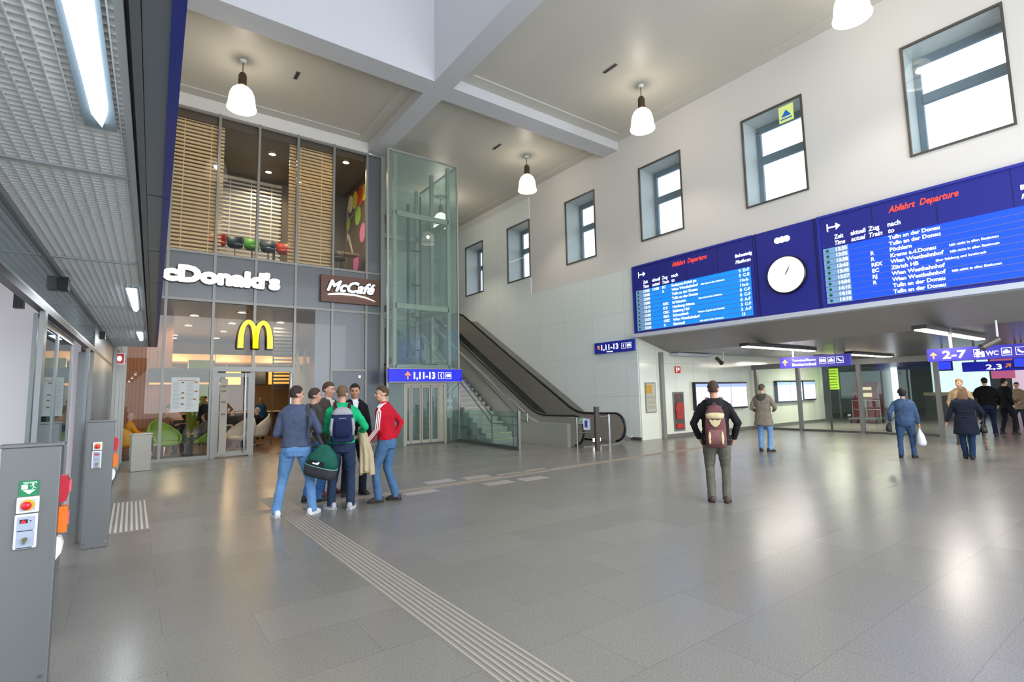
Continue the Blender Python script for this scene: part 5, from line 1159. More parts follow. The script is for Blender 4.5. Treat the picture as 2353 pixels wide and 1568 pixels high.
def person(label, x, y, yaw, h=1.8, feet=((-.11, 0), (.11, 0)), toes=(12, -12), hands=((-.24, .08, .86), (.24, .08, .86)), elbow=(V(-.5, -1, 0), V(.5, -1, 0)),
           lean=(0, 0), head=(0, 0), z0=0, pelvis=None, knee=V(0, 1, .1), skin='fair', hair='#3a2a20', bald=False, longhair=False, puff=1.,
           top='#555555', topname='jacket', hem=-.06, pants='#44608a', shoes='#26221e', girth=1.0, flare=.0, vox=.009, cvox=.011, collar=True, hood=None,
           shirt=None, skirt=None, sleeve=1.0, cat='person', hood_c=None, ground=True, lift=(0, 0), cuff=None, fingers=True, group=None):
    T0 = Matrix.Translation((x, y, z0)) @ Matrix.Rotation(R2D(yaw), 4, 'Z') @ Matrix.Scale(h / 1.8, 4)
    J = {}
    ank = [V(f[0], f[1], .09 + l) for f, l in zip(feet, lift)]
    cx_ = (feet[0][0] + feet[1][0]) / 2; cy_ = (feet[0][1] + feet[1][1]) / 2
    if pelvis is None:
        pz = .955
        for s_, a in zip((-1, 1), ank):
            d2 = (a.x - cx_ - s_ * .09) ** 2 + (a.y - cy_) ** 2; pz = min(pz, a.z + math.sqrt(max(.01, .868 ** 2 - d2)))
        P = V(cx_, cy_, pz)
    else: P = V(*pelvis)
    Cc = P + V(lean[0], lean[1], math.sqrt(max(.05, .52 ** 2 - lean[0] ** 2 - lean[1] ** 2)))
    up = (Cc - P).normalized()
    MT = up.to_track_quat('Z', 'Y').to_matrix() if False else Matrix((V(1, 0, 0) - up * up.x, up.cross(V(1, 0, 0)), up)).transposed()
    hipsj = [P + V(s_ * .092, 0, -.02) for s_ in (-1, 1)]; shj = [Cc + MT @ V(s_ * .172 * (.5 + .5 * girth), -.005, -.045) for s_ in (-1, 1)]
    kn = []; el = []; wr = []
    for i in (0, 1):
        k, a2 = ik(hipsj[i], ank[i], .44, .432, knee + V((-.15, .15)[i], 0, 0)); kn.append(k); ank[i] = a2 if not ground else ank[i]
        e, w2 = ik(shj[i], V(*hands[i]), .29, .265, elbow[i]); el.append(e); wr.append(w2)
    Hc = Cc + MT @ V(0, .035, .212); MH = Matrix.Rotation(R2D(head[0]), 3, 'Z') @ Matrix.Rotation(R2D(head[1]), 3, 'X')
    sk = skins[skin]
    # ---- body: one continuous surface
    b = MB(T0)
    def torso(mb, g, z0_=-.1, gx=1.0, hemr=None, top_=True):
        prof = [(-.10, .155, .105), (0.0, .165, .11), (.12, .15, .1), (.25, .155, .105), (.38, .175, .115), (.47, .17, .105), (.53, .12, .085), (.57, .062, .06)]
        rr = []
        for t_, rx, ry in prof:
            if t_ < z0_: continue
            if not top_ and t_ > .55: continue
            c = P.lerp(Cc, t_ / .52) if t_ <= .52 else Cc + MT @ V(0, .004, t_ - .52)
            fl = 1 + flare * max(0, (.1 - t_)) / .2 if hemr else 1
            rr.append((c, (rx * girth + g) * gx * fl, (ry * girth + g) * fl, MT, 2.3))
        mb.rings(rr, 24)
    torso(b, -.012)
    b.tube([Cc + MT @ V(0, .0, .02), Cc + MT @ V(0, .012, .09), Hc + MH @ V(0, -.02, -.07)], [.062, .053, .052], 16)
    for i in (0, 1):
        s_ = (-1, 1)[i]
        b.tube([shj[i], el[i], wr[i]], [.046, .036, .026], 14); b.ell(shj[i], .045, .045, .045); b.ell(el[i], .037, .037, .037)
        b.tube([hipsj[i], hipsj[i].lerp(kn[i], .5), kn[i], kn[i].lerp(ank[i], .35), ank[i]], [.08, .075, .052, .052, .034], 14)
        d = (wr[i] - el[i]).normalized(); sx_ = d.cross(V(0, 1, 0)); sx_ = (V(0, 1, 0) - d * d.y).normalized() if sx_.length < .1 else sx_.normalized()
        # hand: palm, four fingers of unequal length, thumb leaving the side of the palm
        wv = d.cross(V(s_, 0, 0)); wv = wv.normalized() if wv.length > .2 else V(0, 1, 0)     # across the palm
        wv = wv if wv.y > 0 else -wv
        nv = d.cross(wv).normalized(); nv = nv if nv.x * s_ < 0 else -nv                       # palm faces the body
        p0 = wr[i]; MP = Matrix((wv, nv, d)).transposed()
        b.rings([(p0, .026, .02, MP), (p0 + d * .03, .036, .017, MP), (p0 + d * .07, .041, .016, MP), (p0 + d * .09, .038, .013, MP)], 14)
        if fingers:
            for q, (off, ln) in enumerate(((.030, .072), (.010, .08), (-.010, .075), (-.029, .058))):
                f0 = p0 + d * .082 + wv * off; c1_ = (d * .9 + nv * .35).normalized(); c2_ = (d * .65 + nv * .75).normalized(); c3_ = (d * .3 + nv).normalized()
                f1 = f0 + c1_ * ln * .45; f2 = f1 + c2_ * ln * .32; f3 = f2 + c3_ * ln * .26
                b.tube([f0 - d * .015, f1, f2, f3], [.0098, .0092, .0086, .007], 8); b.ell(f3, .007, .007, .007, 8, 6)
            t0 = p0 + d * .028 + wv * .03; t1 = t0 + (d * .7 + wv * .55 + nv * .25).normalized() * .036; t2 = t1 + (d * .9 + wv * .1 + nv * .4).normalized() * .03
            b.tube([t0 - wv * .012, t1, t2], [.013, .0105, .0085], 8); b.ell(t2, .0085, .0085, .0085, 8, 6)
        fa = R2D(toes[i]); fd = V(math.sin(-fa) * 1, math.cos(fa), 0); A = ank[i]
        b.tube([A + V(0, 0, -.0), A + fd * .05 + V(0, 0, -.045), A + fd * .12 + V(0, 0, -.06)], [.034, .034, .025], 10)
    def HP(*a): return Hc + MH @ V(*a)
    b.ell(HP(0, -.014, .022), .074, .092, .098, 20, 14, MH); b.ell(HP(0, .012, -.03), .061, .076, .084, 20, 14, MH); b.ell(HP(0, .034, -.078), .043, .048, .034, 16, 10, MH)
    b.tube([HP(0, .082, .016), HP(0, .097, -.008), HP(0, .108, -.026)], [.009, .012, .015], 10); b.ell(HP(0, .098, -.03), .017, .012, .009, 10, 8, MH)
    b.ell(HP(0, .074, .030), .05, .014, .009, 16, 8, MH); b.ell(HP(0, .084, -.056), .024, .01, .011, 14, 8, MH)
    for s_ in (-1, 1): b.ell(HP(s_ * .074, -.01, -.008), .009, .02, .031, 10, 8, MH @ Matrix.Rotation(s_ * .25, 3, 'Z')); b.ell(HP(s_ * .036, .06, -.022), .026, .026, .024, 12, 8, MH)
    bo = b.build('person', sk, None, True, remesh=vox, loc=(x, y, z0))
    tag(bo, label, cat, group)
    for s_ in (-1, 1):
        MB(T0).ell(HP(s_ * .03, .084, .010), .0125, .006, .0062, 10, 8, MH).build('eye', eye_m, bo, True)
        if not bald: MB(T0).tube([HP(s_ * .014, .0885, .030), HP(s_ * .032, .088, .036), HP(s_ * .048, .078, .030)], [.003, .0042, .002], 6).build('eyebrow', mat('hair_' + hair[1:], hair, .8), bo)
    MB(T0).ell(HP(0, .0915, -.056), .022, .006, .0055, 12, 8, MH).build('mouth', lip_m, bo, True)
    hm = mat('hair_' + hair[1:], hair, .8, bump=.6, bscale=160)
    if True:
        hb = MB(T0); vs = []; seg, rg = 30, 20; cH = V(0, -.016, .024)
        hb.ell((0, 0, 0), 1, 1, 1, seg, rg); out = []
        rr_ = (.079, .099, .104) if bald else (.086 * puff, .107 * puff, .113 * puff)
        for v in hb.v:
            t_ = max(0, min(1, (v.y + .35) / .8)); zt = -.62 + 1.12 * t_
            if abs(v.x) > .75: zt = max(zt, -.12)
            k = 1 + HR.uniform(-.014, .014) if v.z > zt else .80
            if bald: k = 1 if (v.z < .25 and v.z > zt and v.y < .3) else .9
            out.append(HP(cH.x + v.x * rr_[0] * k, cH.y + v.y * rr_[1] * k, cH.z + v.z * rr_[2] * k))
        hb.v = out
        hb.build('hair', hm, bo, True)
    if longhair:
        MB(T0).rings([(HP(0, -.02, .05), .085, .095, MH), (HP(0, -.045, -.04), .1, .085, MH), (HP(0, -.075, -.13), .11, .06, MH), (HP(0, -.095, -.2), .1, .045, MH), (HP(0, -.1, -.24), .07, .03, MH)], 20).build('hair', hm, bo, True)
    # ---- clothes
    tm_ = cloth(top[1:] + topname, top)
    t = MB(T0); torso(t, .014, hem - .045, 1.0, True)
    if hem < -.1:
        t.rings([(P + V(0, 0, hem), (.178 * girth + .02) * (1 + flare), (.13 * girth + .02) * (1 + flare)), (P + V(0, 0, -.06), .17 * girth + .02, .12 * girth + .02), (P + V(0, 0, .1), .155 * girth + .012, .105 * girth + .012)], 24)
    for i in (0, 1):
        we = el[i].lerp(wr[i], .96 * sleeve); m1 = shj[i].lerp(el[i], .5); m2 = el[i].lerp(we, .5)
        t.tube([shj[i] + V(0, 0, .0), m1, el[i], m2, we], [.056, .062, .055, .05, .043], 16); t.ell(shj[i], .058, .06, .056); t.tube([Cc + MT @ V((-.05, .05)[i], -.01, .05), shj[i].lerp(Cc, .25) + V(0, 0, .022), shj[i] + V(0, 0, .0)], [.055, .056, .055], 14); t.ell(el[i], .057, .057, .057)
    if collar: t.tube([Cc + MT @ V(0, 0, .03), Cc + MT @ V(0, .006, .075)], [.08, .066], 18)
    to = t.build(topname, tm_, bo, True, remesh=cvox, fold=.02)
    if hood:
        MB(T0).rings([(Cc + MT @ V(0, -.06, .075), .085, .06, MT), (Cc + MT @ V(0, -.09, .05), .125, .075, MT), (Cc + MT @ V(0, -.105, -.02), .13, .06, MT), (Cc + MT @ V(0, -.11, -.1), .085, .04, MT), (Cc + MT @ V(0, -.11, -.15), .04, .02, MT)], 20).build('hood', cloth(hood[1:] + 'hood', hood), bo, True)
    if shirt:
        MB(T0).prism([(-.05, .08), (.05, .08), (.03, -.02), (0, -.14), (-.03, -.02)], T0.inverted() @ (T0 @ (Cc + V(0, .0, 0))) + MT @ V(0, .128 * girth, -.03), MT @ V(1, 0, 0), MT @ V(0, -.25, 1), MT @ V(0, .006, 0)).build('shirt', cloth(shirt[1:] + 'shirt', shirt), bo)
        MB(T0).tube([Cc + MT @ V(0, .01, .03), Cc + MT @ V(0, .02, .085)], [.066, .058], 16).build('shirt_collar', cloth(shirt[1:] + 'shirt', shirt), bo, True)
    pm_ = cloth(pants[1:] + 'trousers', pants)
    t = MB(T0); t.rings([(P + V(0, -.005, -.13), .145 * girth, .11 * girth), (P + V(0, -.008, -.05), .172 * girth, .125 * girth), (P + V(0, 0, .04), .165 * girth, .115 * girth), (P + V(0, 0, .09), .158 * girth, .11 * girth)], 24)
    for i in (0, 1):
        lo_ = V(ank[i].x, ank[i].y, max(.045, ank[i].z - .045)) if ground else ank[i]
        t.tube([hipsj[i] + V(0, 0, .02), hipsj[i].lerp(kn[i], .35), kn[i], kn[i].lerp(ank[i], .5), ank[i], lo_], [.094 * girth, .09 * girth, .07, .064, .062, .068], 18); t.ell(kn[i], .068, .068, .068); t.ell(hipsj[i], .095 * girth, .1 * girth, .1)
    t.build('trousers', pm_, bo, True, remesh=cvox, fold=.018)
    sm_ = mat('shoe_' + shoes[1:], shoes, .6)
    for i in (0, 1):
        fa = R2D(toes[i]); A = ank[i]; zb = A.z - .09
        MF = Matrix.Rotation(fa, 3, 'Z')
        def fp(a, b_, c): return V(A.x, A.y, zb) + MF @ V(a, b_, c)
        MX = MF @ Matrix.Rotation(math.pi / 2, 3, 'X')
        rr = []
        for yy, w_, hh_ in ((-.085, .02, .03), (-.07, .036, .05), (-.03, .04, .055), (.03, .042, .05), (.09, .048, .036), (.14, .042, .026), (.17, .022, .016)):
            rr.append((fp(0, yy, hh_), w_, hh_, MX, 2.6))
        mbs = MB(T0); mbs.rings(rr[::-1], 18); so = mbs.build('shoe', sm_, bo, True)
        MB(T0).prism([(-.03, -.085), (.03, -.085), (.044, -.02), (.05, .09), (.035, .155), (.0, .172), (-.035, .155), (-.05, .09), (-.044, -.02)], fp(0, 0, 0), MF @ V(1, 0, 0), MF @ V(0, 1, 0), V(0, 0, .02)).build('sole', mat('sole_dark', '#2c2a28', .7) if shoes not in ('#d8d8d8', '#a8aab0') else mat('sole_light', '#c9c9c9', .7), so)
    if skirt: MB(T0).rings([(P + V(0, 0, -.62), .22, .17), (P + V(0, 0, -.3), .2, .15), (P + V(0, .0, .12), .16 * girth + .02, .12 * girth + .02)], 24).build('apron', cloth(skirt[1:] + 'apron', skirt), bo, True)
    return dict(T=T0, P=P, C=Cc, MT=MT, sh=shj, el=el, wr=wr, o=bo, H=Hc, MH=MH, hip=hipsj, kn=kn, ank=ank)

def strap_pts(f, pts): return [f['C'] + f['MT'] @ V(*p) for p in pts]
def belt(pts, w_, th, T, m, nm, par):
    mb = MB(T); pts = [Vector(p) for p in pts]
    for a, b_ in zip(pts[:-1], pts[1:]): mb.bar(a, b_, w_, th)
    return mb.build(nm, m, par)
GRP = 'six young men standing together'
# --- the group of six
g1 = person('man in blue-grey sweater and light jeans, back turned, leftmost of the six', 1.93, 7.9, -22, 1.82, feet=((-.24, -.02), (.22, .02)), toes=(25, -30),
    hands=((-.16, .22, 1.08), (.2, .28, 1.1)), head=(-38, -4), hair='#2f241d', top='#4a526a', topname='sweater', hem=-.05, pants='#5e86b4', shoes='#d8d8d8', girth=1.12, vox=.008)
g2 = person('man with very short hair seen in profile behind the man in the blue-grey sweater', 2.36, 8.75, -68, 1.79, feet=((-.1, .0), (.12, .05)), hands=((-.1, .3, 1.1), (.22, .1, .9)), head=(-12, -4),
    hair='#3b3028', top='#4c4a42', topname='jacket', pants='#3a66a0', shoes='#2a2622', vox=.009)
g3 = person('tall young man in dark grey zipped jacket facing the viewer in the group', 2.78, 9.28, -160, 1.9, feet=((-.1, 0), (.14, .02)), toes=(15, -10), hands=((-.25, .1, .9), (.22, .12, .92)), head=(22, -10),
    hair='#4a3526', top='#46413b', topname='jacket', pants='#324a70', shoes='#6a2c28', shirt='#c8c4bc', hood='#3a3632', vox=.008)
g4 = person('man in bright green sweater and dark jeans, back turned, wearing a navy backpack', 2.6, 7.93, -17, 1.81, feet=((-.15, .02), (.12, -.06)), toes=(38, -20), hands=((-.1, .24, 1.05), (.26, .18, 1.06)), head=(-6, -6), elbow=(V(-.7, -1, 0), V(.6, -1, 0)),
    hair='#6a4e3a', top='#16a56c', topname='sweater', hem=-.03, pants='#27344c', shoes='#a8aab0', girth=1.1, vox=.008)
g5 = person('dark-haired man in black suit jacket and white shirt, behind the man in green', 3.1, 8.86, 172, 1.86, feet=((-.14, 0), (.14, -.05)), toes=(20, -15), hands=((-.23, .12, .9), (.23, .12, .9)), head=(-14, -8),
    hair='#17120f', top='#15151a', topname='suit_jacket', hem=-.12, pants='#20242e', shoes='#191716', shirt='#dfe2e6', vox=.008, skin='tan')
g6 = person('man in red track jacket with white sleeve stripes, rightmost of the group', 3.31, 7.93, 42, 1.81, feet=((-.1, .1), (.14, -.08)), toes=(20, 0), hands=((-.17, .24, .95), (.22, -.02, .98)), elbow=(V(-.4, -1, 0), V(1, -.6, 0)), head=(34, -5), lean=(0, .05),
    hair='#4b3727', top='#b11428', topname='track_jacket', hem=-.05, pants='#48678a', shoes='#3a2e26', girth=1.08, vox=.008)
for k in range(3):
    o_ = (k - 1) * .026; s0, e0, w0 = g6['sh'][0], g6['el'][0], g6['wr'][0]
    def out(p, nx, r): return p + V(-1, -.25, 0).normalized() * r + V(.25, -1, 0).normalized() * o_
    pts = [g6['C'] + V(-.07, -.03 + o_, .065), g6['C'] + V(-.13, -.02 + o_, .05), s0 + V(-.055, -.01 + o_, .05), out(s0, 0, .074) + V(0, 0, -.02), out(s0.lerp(e0, .5), 0, .066), out(e0, 0, .059), out(e0.lerp(w0, .5), 0, .052), out(w0, 0, .044)]
    MB(g6['T']).tube(pts, .0085, 6).build('sleeve_stripe', mat('stripe_white', '#e6e2e4', .7), g6['o'])
for g_ in (g1, g2, g3, g4, g5, g6): g_['o']['group'] = GRP
# jacket zip and cross strap on the tall man
belt([g3['C'] + V(.0, .142, -.05), g3['C'] + V(.0, .15, -.3), g3['P'] + V(0, .14, 0)], .012, .006, g3['T'], black, 'zip', g3['o'])

def backpack(label, f, w_, hgt, dep, zc, cols, straps, kind):
    """rests on the wearer's back; thing of its own"""
    T = f['T']; c = f['C'] + f['MT'] @ V(0, -.125 - dep / 2, zc); o = T @ c; t = thing('backpack', label, 'backpack', o)
    M_ = f['MT']; main, side, trim = cols
    MB(T).rings([(c + M_ @ V(0, 0, -hgt / 2), w_ * .42, dep * .42, M_, 3), (c + M_ @ V(0, 0, -hgt * .45), w_ * .5, dep * .52, M_, 3), (c + M_ @ V(0, 0, 0), w_ * .5, dep * .55, M_, 3), (c + M_ @ V(0, .01, hgt * .33), w_ * .44, dep * .48, M_, 3), (c + M_ @ V(0, .02, hgt * .46), w_ * .3, dep * .34, M_, 2.4), (c + M_ @ V(0, .025, hgt * .5), w_ * .16, dep * .2, M_, 2)], 24).build('bag_body', main, t, True)
    for s_ in (-1, 1):
        pts = strap_pts(f, [(s_ * .09, -.135, zc + hgt * .36), (s_ * .1, -.1, .02), (s_ * .105, -.02, .085), (s_ * .11, .1, .03), (s_ * .12, .142, -.1), (s_ * .15, .1, -.28), (s_ * .15, -.1, zc - hgt * .35)])
        belt(pts, .045, .014, T, straps, 'shoulder_strap', t)
    yb_ = -dep * .55
    if kind == 'navy':
        MB(T).rings([(c + M_ @ V(0, yb_, -hgt * .36), w_ * .3, .02, M_, 3), (c + M_ @ V(0, yb_ - .012, -hgt * .2), w_ * .33, .035, M_, 3), (c + M_ @ V(0, yb_ - .005, hgt * .12), w_ * .3, .02, M_, 3)], 18).build('front_pocket', trim, t, True)
        for s_ in (-1, 1): MB(T).rings([(c + M_ @ V(s_ * w_ * .44, -.02, -hgt * .3), .018, dep * .3, M_, 2.5), (c + M_ @ V(s_ * w_ * .47, -.035, -hgt * .1), .028, dep * .36, M_, 2.5), (c + M_ @ V(s_ * w_ * .42, -.035, hgt * .2), .02, dep * .25, M_, 2.5)], 14).build('side_panel', side, t, True)
        MB(T).rings([(c + M_ @ V(0, .0, hgt * .3), w_ * .45, dep * .5, M_, 3), (c + M_ @ V(0, .012, hgt * .37), w_ * .42, dep * .45, M_, 3), (c + M_ @ V(0, .02, hgt * .475), w_ * .3, dep * .34, M_, 2.4), (c + M_ @ V(0, .025, hgt * .52), w_ * .14, dep * .2, M_, 2)], 22).build('top_panel', side, t, True)
        MB(T).prism([(-.05, -.008), (.05, -.008), (.05, .008), (-.05, .008)], c + M_ @ V(0, yb_ - .012, hgt * .2), M_ @ V(1, 0, 0), M_ @ V(0, 0, 1), M_ @ V(0, -.004, 0)).build('badge', mat('badge', '#6b707c', .5), t)
    else:
        MB(T).rings([(c + M_ @ V(0, -.01, hgt * .18), w_ * .42, dep * .5, M_, 3), (c + M_ @ V(0, -.005, hgt * .27), w_ * .46, dep * .52, M_, 3), (c + M_ @ V(0, .01, hgt * .34), w_ * .4, dep * .44, M_, 2.5), (c + M_ @ V(0, .015, hgt * .38), w_ * .25, dep * .3, M_, 2.5)], 22).build('lid', side, t, True)
        ap = [(-.085, .05), (-.06, -.02), (-.02, -.06), (.02, -.06), (.06, -.02), (.085, .05), (.03, .03), (0, .045), (-.03, .03)]
        MB(T).prism(ap, c + M_ @ V(0, yb_ - .004, hgt * .09), M_ @ V(1, 0, 0), M_ @ V(0, 0, 1), M_ @ V(0, -.012, 0)).build('lid_flap', side, t)
        MB(T).rings([(c + M_ @ V(0, yb_ + .01, -hgt * .44), w_ * .34, .02, M_, 3), (c + M_ @ V(0, yb_ - .008, -hgt * .3), w_ * .4, .035, M_, 3), (c + M_ @ V(0, yb_ + .002, -hgt * .08), w_ * .36, .02, M_, 3)], 18).build('front_pocket', trim, t, True)
        for s_ in (-1, 1): MB(T).ell(c + M_ @ V(s_ * w_ * .3, yb_ - .03, -hgt * .27), .02, .012, hgt * .15, 12, 10).build('cream_patch', side, t, True)
        MB(T).tube([c + M_ @ V(-.05, 0, hgt * .42), c + M_ @ V(0, -.01, hgt * .56), c + M_ @ V(.05, 0, hgt * .42)], .009, 8).build('carry_loop', straps, t)
    return t
navy = cloth('navy', '#232c50'); greyb = cloth('greybag', '#9a9aa0'); navyd = cloth('navyd', '#1b2444'); maroon = cloth('maroon_strap', '#4a1a2c')
backpack('navy and grey backpack worn by the man in the green sweater', g4, .33, .5, .19, -.24, (navy, greyb, navyd), maroon, 'navy')

# green duffel carried by the leftmost man
T = g1['T']; sb = thing('sports_bag', 'green and charcoal sports bag hanging from the shoulder of the leftmost man', 'sports bag', T @ V(.33, -.1, .62))
bc = V(.36, -.12, .72); MD = Matrix.Rotation(R2D(-18), 3, 'Z') @ Matrix.Rotation(R2D(14), 3, 'Y')
dg_ = cloth('duffel_green', '#1d5547'); dch = cloth('duffel_charcoal', '#36353a')
MB(T).rings([(bc + MD @ V(0, 0, -.2), .2, .1, MD, 3.2), (bc + MD @ V(0, 0, -.16), .22, .12, MD, 3.2), (bc + MD @ V(0, 0, -.06), .225, .125, MD, 3.2)], 24).build('bag_base', dch, sb, True)
MB(T).rings([(bc + MD @ V(0, 0, -.06), .224, .124, MD, 3), (bc + MD @ V(0, 0, .05), .21, .115, MD, 2.8), (bc + MD @ V(0, 0, .16), .15, .08, MD, 2.5), (bc + MD @ V(-.02, 0, .25), .06, .035, MD, 2)], 24).build('bag_body', dg_, sb, True)
MB(T).rings([(bc + MD @ V(0, 0, -.052), .228, .128, MD, 3.1), (bc + MD @ V(0, 0, -.042), .228, .128, MD, 3.1)], 24).build('pale_band', mat('duffel_band', '#7fae9c', .7), sb)
MB(T).prism([(-.11, -.03), (.1, -.03), (.1, .035), (-.11, .035)], bc + MD @ V(-.03, -.128, .0), MD @ V(1, 0, 0), MD @ V(0, .12, 1), MD @ V(0, -.008, 0)).build('label_patch', black, sb)
MB(T).prism([(-.05, -.012), (.03, -.012), (.05, .022), (.03, .03), (.0, .008), (-.05, .008)], bc + MD @ V(-.03, -.138, .0), MD @ V(1, 0, 0), MD @ V(0, .12, 1), MD @ V(0, -.004, 0)).build('logo', mat('logo_white', '#e4e8e8', .6), sb)
belt([bc + V(-.02, -.0, .22), g1['C'] + V(.2, -.14, -.35), g1['C'] + V(.175, -.12, -.1), g1['C'] + V(.16, -.04, .075), g1['C'] + V(.17, .08, .03), g1['C'] + V(.2, .13, -.2), bc + V(.0, .06, .22)], .05, .012, T, cloth('strap_grey', '#3e3d44'), 'shoulder_strap', sb)
# beige coat over the green man's arm
T = g4['T']; ct_ = thing('folded_coat', 'beige coat draped over the right arm of the man in green', 'coat', T @ V(.32, .1, .6))
cc = mat('coat_beige', '#b7a686', .85, bump=.9, bscale=9, spec=.2)
cb2 = MB(T); c0 = V(.31, .12, 0)
cb2.rings([(c0 + V(.05, .02, .47), .09, .05), (c0 + V(.05, .01, .58), .12, .06), (c0 + V(.03, .0, .8), .09, .06), (c0 + V(-.01, .0, 1.02), .07, .08), (c0 + V(-.03, .02, 1.14), .06, .1), (c0 + V(-.04, .04, 1.18), .04, .06)], 20)
for k in range(7):
    a = k / 7 * math.pi * 2; cb2.tube([c0 + V(.05 + .1 * math.cos(a), .05 * math.sin(a), .44 + .03 * (k % 3)), c0 + V(.04 + .09 * math.cos(a), .06 * math.sin(a), .75), c0 + V(-.01 + .05 * math.cos(a), .06 * math.sin(a), 1.08)], [.028, .022, .016], 8)
cb2.build('cloth', cc, ct_, True, remesh=.012)

# --- man with the pink and cream rucksack
bpm = person('man in black padded jacket and grey-green trousers standing alone before the passage', 7.03, 4.52, -57, 1.76, feet=((-.11, .0), (.1, .01)), toes=(10, -10), hands=((-.24, .06, .93), (.24, .06, .93)), elbow=(V(-1, -.55, 0), V(1, -.55, 0)), head=(0, 0),
    hair='#3d2a1f', skin='tan', top='#1b1a1c', topname='jacket', hem=-.1, pants='#5f5d52', shoes='#3b2a20', girth=1.16, hood='#232224', vox=.008, flare=.05)
pkm = cloth('rose_brown', '#6b4446'); crm = cloth('cream', '#c9bb94'); pkl = cloth('rose_light', '#7d5654')
backpack('rose-brown and cream rucksack worn by the man in the black padded jacket', bpm, .29, .62, .17, -.33, (pkm, crm, pkl), cloth('rose_strap', '#70505a'), 'rose')
# --- man in parka
person('grey-haired man in taupe parka and light jeans near the passage wall', 13.5, 7.28, -78, 1.75, feet=((-.1, .0), (.13, -.02)), toes=(10, -35), hands=((-.2, .2, 1.05), (.24, .2, 1.1)), head=(-5, -4),
    hair='#4c4440', top='#7d7468', topname='parka', hem=-.26, flare=.14, pants='#6f95c6', shoes='#1d1b1a', girth=1.15, hood='#4b4a45', vox=.011, cvox=.014)
# --- woman in denim blue
w1 = person('short dark-haired woman in a blue jacket and jeans walking away, shoulder bag at her left', 14.32, 4.42, -72, 1.56, feet=((-.12, -.02), (.16, .12)), toes=(5, -20), hands=((-.3, .05, .95), (.32, .06, .84)), head=(0, 0), puff=1.22,
    hair='#14100f', top='#3f5474', topname='jacket', hem=-.02, pants='#384e70', shoes='#171312', girth=1.25, vox=.011, cvox=.014)
T = w1['T']; t = thing('shoulder_bag', 'black shoulder bag at the left hip of the woman in blue', 'handbag', T @ V(-.33, .0, .8))
MB(T).rings([(V(-.33, -.02, .68), .05, .12, None, 2.6), (V(-.34, -.02, .72), .07, .15, None, 2.6), (V(-.33, -.02, .86), .06, .12, None, 2.6), (V(-.31, -.02, .93), .03, .06, None, 2.6)], 18).build('bag_body', mat('bag_black', '#1c1a1c', .5), t, True)
belt([V(-.3, -.06, .92), w1['C'] + V(-.14, -.165, -.3), w1['C'] + V(.0, -.16, -.12), w1['C'] + V(.12, -.06, .07), w1['C'] + V(.1, .1, .02), w1['C'] + V(-.1, .17, -.3), V(-.3, .06, .92)], .03, .01, T, mat('strap_brown', '#4a4240', .6), 'strap', t)
t = thing('plastic_bag', 'white plastic carrier bag in the right hand of the woman in blue', 'carrier bag', T @ V(.35, .08, .4))
hw = w1['wr'][1]
MB(T).rings([(V(hw.x + .02, hw.y + .02, .34), .09, .12), (V(hw.x + .02, hw.y + .02, .4), .11, .15), (V(hw.x + .01, hw.y, .6), .08, .1), (V(hw.x, hw.y, .74), .025, .03), (V(hw.x, hw.y, hw.z - .08), .012, .012)], 18).build('bag_body', mat('plastic_white', '#dde3ea', .35, bump=.8, bscale=14), t, True)
# --- woman in quilted coat
w2 = person('woman with long fair-brown hair in a dark quilted coat walking away', 15.05, 3.5, -76, 1.58, feet=((-.05, .04), (.07, -.12)), lift=(0, .0), toes=(5, 0), hands=((-.36, .0, .9), (.32, .14, 1.0)), head=(-6, 0),
    hair='#6d543e', longhair=True, top='#1b2030', topname='quilted_coat', hem=-.34, flare=.12, pants='#1f3350', shoes='#141212', girth=1.22, vox=.011, cvox=.014)
for k in range(6):
    z = w2['P'].z - .3 + k * .13; MB(w2['T']).rings([(V(w2['P'].x, w2['P'].y, z), .212 - .004 * k, .165 - .003 * k), (V(w2['P'].x, w2['P'].y, z + .02), .214 - .004 * k, .167 - .003 * k)], 24).build('quilting_seam', mat('seam_dark', '#0f121c', .8), w2['o'], True)
T = w2['T']; t = thing('handbag', 'black handbag hanging from the right arm of the woman in the quilted coat', 'handbag', T @ V(.34, .1, .75))
MB(T).rings([(V(.34, .06, .66), .07, .14, None, 3), (V(.34, .06, .72), .08, .16, None, 3), (V(.34, .06, .86), .05, .12, None, 3)], 18).build('bag_body', mat('bag_black'), t, True)
MB(T).tube([V(.34, -.03, .85), V(.34, .02, 1.02), V(.33, .1, 1.04), V(.34, .15, .85)], .01, 8).build('handle', mat('bag_black'), t)
t = thing('patterned_bag', 'narrow patterned bag held low beside the woman in the quilted coat', 'bag', T @ V(.36, .2, .3))
MB(T).rings([(V(.38, .16, .22), .04, .09, None, 3), (V(.38, .16, .3), .05, .1, None, 3), (V(.37, .16, .62), .04, .08, None, 3)], 16).build('bag_body', mat('pattern_bag', '#8a7a68', .7, var=.6, vscale=30), t, True)
MB(T).tube([V(.37, .12, .61), V(.34, .14, .98), V(.37, .2, .61)], .007, 6).build('handle', mat('pattern_bag'), t)
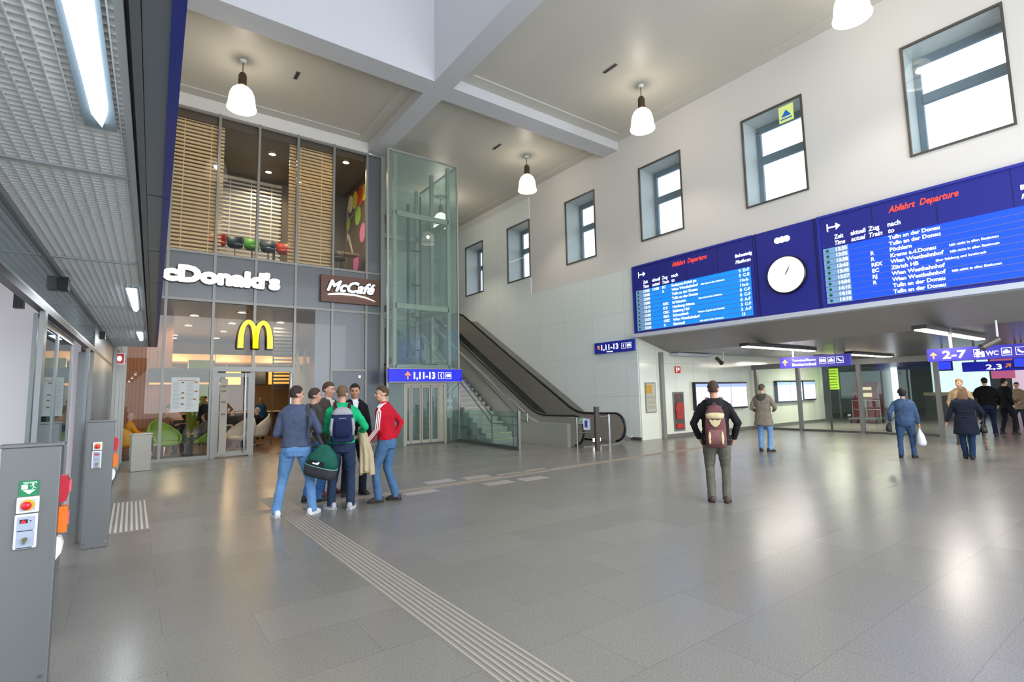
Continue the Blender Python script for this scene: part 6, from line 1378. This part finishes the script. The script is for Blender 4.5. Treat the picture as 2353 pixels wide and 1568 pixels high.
# --- others in the passage
a = on(2203, 880, 0, 18.6)
person('fair-haired man in a tan jacket half hidden behind the quilted coat', 18.6, a.y, 100, 1.78, hands=((-.2, .2, 1.0), (.2, .2, 1.0)), head=(-20, -10), hair='#8a6a44', top='#9a8466', topname='jacket', pants='#4a4a50', shoes='#2a2420', vox=.016, cvox=.018, girth=1.1)
bk = person('heavy man in black jacket and dark jeans beneath the platform 2,3 sign', 21.9, 4.52, -70, 1.83, feet=((-.14, -.1), (.16, .1)), toes=(0, -20), hands=((-.3, .1, .95), (.3, .1, .95)), hair='#15110f', top='#0c0c0e', topname='jacket', hem=-.1, pants='#17233c', shoes='#2e241c', girth=1.35, vox=.016, cvox=.018)
person('person in a dark cap facing right, just behind the heavy man in black', 23.0, 4.35, -120, 1.8, feet=((-.1, 0), (.16, .16)), hands=((-.25, .1, .95), (.25, .1, .95)), hair='#17130f', top='#15181a', topname='jacket', hem=-.1, pants='#1a1e26', shoes='#3a2a1c', girth=1.15, vox=.016, cvox=.018)
a = on(2338, 905, 0, 26)
person('person in a tan coat with a pale scarf at the far right edge', 26, a.y, 90, 1.66, hands=((-.1, .3, 1.05), (.1, .3, 1.05)), hair='#17120f', top='#8f7c66', topname='coat', hem=-.2, pants='#2c3440', shoes='#2a211c', girth=1.2, hood='#d8cba8', vox=.016, cvox=.018)
# --- people in the restaurant
def seated(label, x, y, yaw, h, z=0, **k):
    return person(label, x, y, yaw, h, feet=((-.12, .42), (.12, .42)), pelvis=(0, 0, .5), hands=k.pop('hands', ((-.2, .34, .72), (.2, .34, .72))), knee=V(0, .6, 1), lean=k.pop('lean', (0, -.04)), vox=.014, cvox=.016, z0=z, **k)
seated('bald person in a yellow sweatshirt sitting in the yellow armchair', .02, 19.0, -75, 1.75, hair='#b98a78', bald=True, skin='pink', top='#d79614', topname='sweatshirt', pants='#4a3830', shoes='#8c9a2a')
person('waiter in a salmon shirt and long black apron bending over the table, back turned', 1.22, 19.2, 12, 1.75, feet=((-.1, 0), (.1, 0)), lean=(-.1, .36), hands=((-.3, .75, 1.0), (.1, .75, 1.0)), head=(10, -35), hair='#2a1f18', skin='pink', top='#c39478', topname='shirt', sleeve=.5, pants='#232220', skirt='#26241f', shoes='#1a1816', vox=.014, cvox=.016)
seated('long-haired person in grey sitting in the right-hand green armchair', 1.8, 18.5, 108, 1.66, hair='#2b2220', longhair=True, top='#6b6b6c', topname='sweater', pants='#565a60', shoes='#26221e')
seated('old man in a black coat sitting with crossed arms inside the entrance', 3.55, 20.2, 78, 1.78, hair='#9c8f86', skin='pink', top='#111010', topname='coat', pants='#171616', shoes='#141312')
person('person in dark clothes standing far inside, left of the sliding door bar', 2.25, 22.6, 170, 1.75, hair='#221a16', top='#1d2733', topname='jacket', pants='#15181c', shoes='#151311', vox=.018, cvox=.02)
seated('person with dark hair sitting behind the cream chair', 3.0, 21.6, 150, 1.7, hair='#1e1714', top='#15181a', topname='sweater', pants='#23282e', shoes='#1b1816')
person('long-haired person in blue standing at the counter, seen through the right door opening', 4.3, 23.5, 0, 1.7, hair='#7a5a40', longhair=True, top='#24506e', topname='jacket', pants='#2a2c34', shoes='#1b1816', vox=.018, cvox=.02)
# ------------------------------------------------------------------ bake the remeshed figures
bpy.context.view_layer.update()
dg = bpy.context.evaluated_depsgraph_get()
new = {}
for o in BAKE:
    if o.name in bpy.data.objects:
        new[o] = bpy.data.meshes.new_from_object(o.evaluated_get(dg))
for o, me in new.items():
    o.modifiers.clear(); o.data = me
    me.polygons.foreach_set('use_smooth', [True] * len(me.polygons))
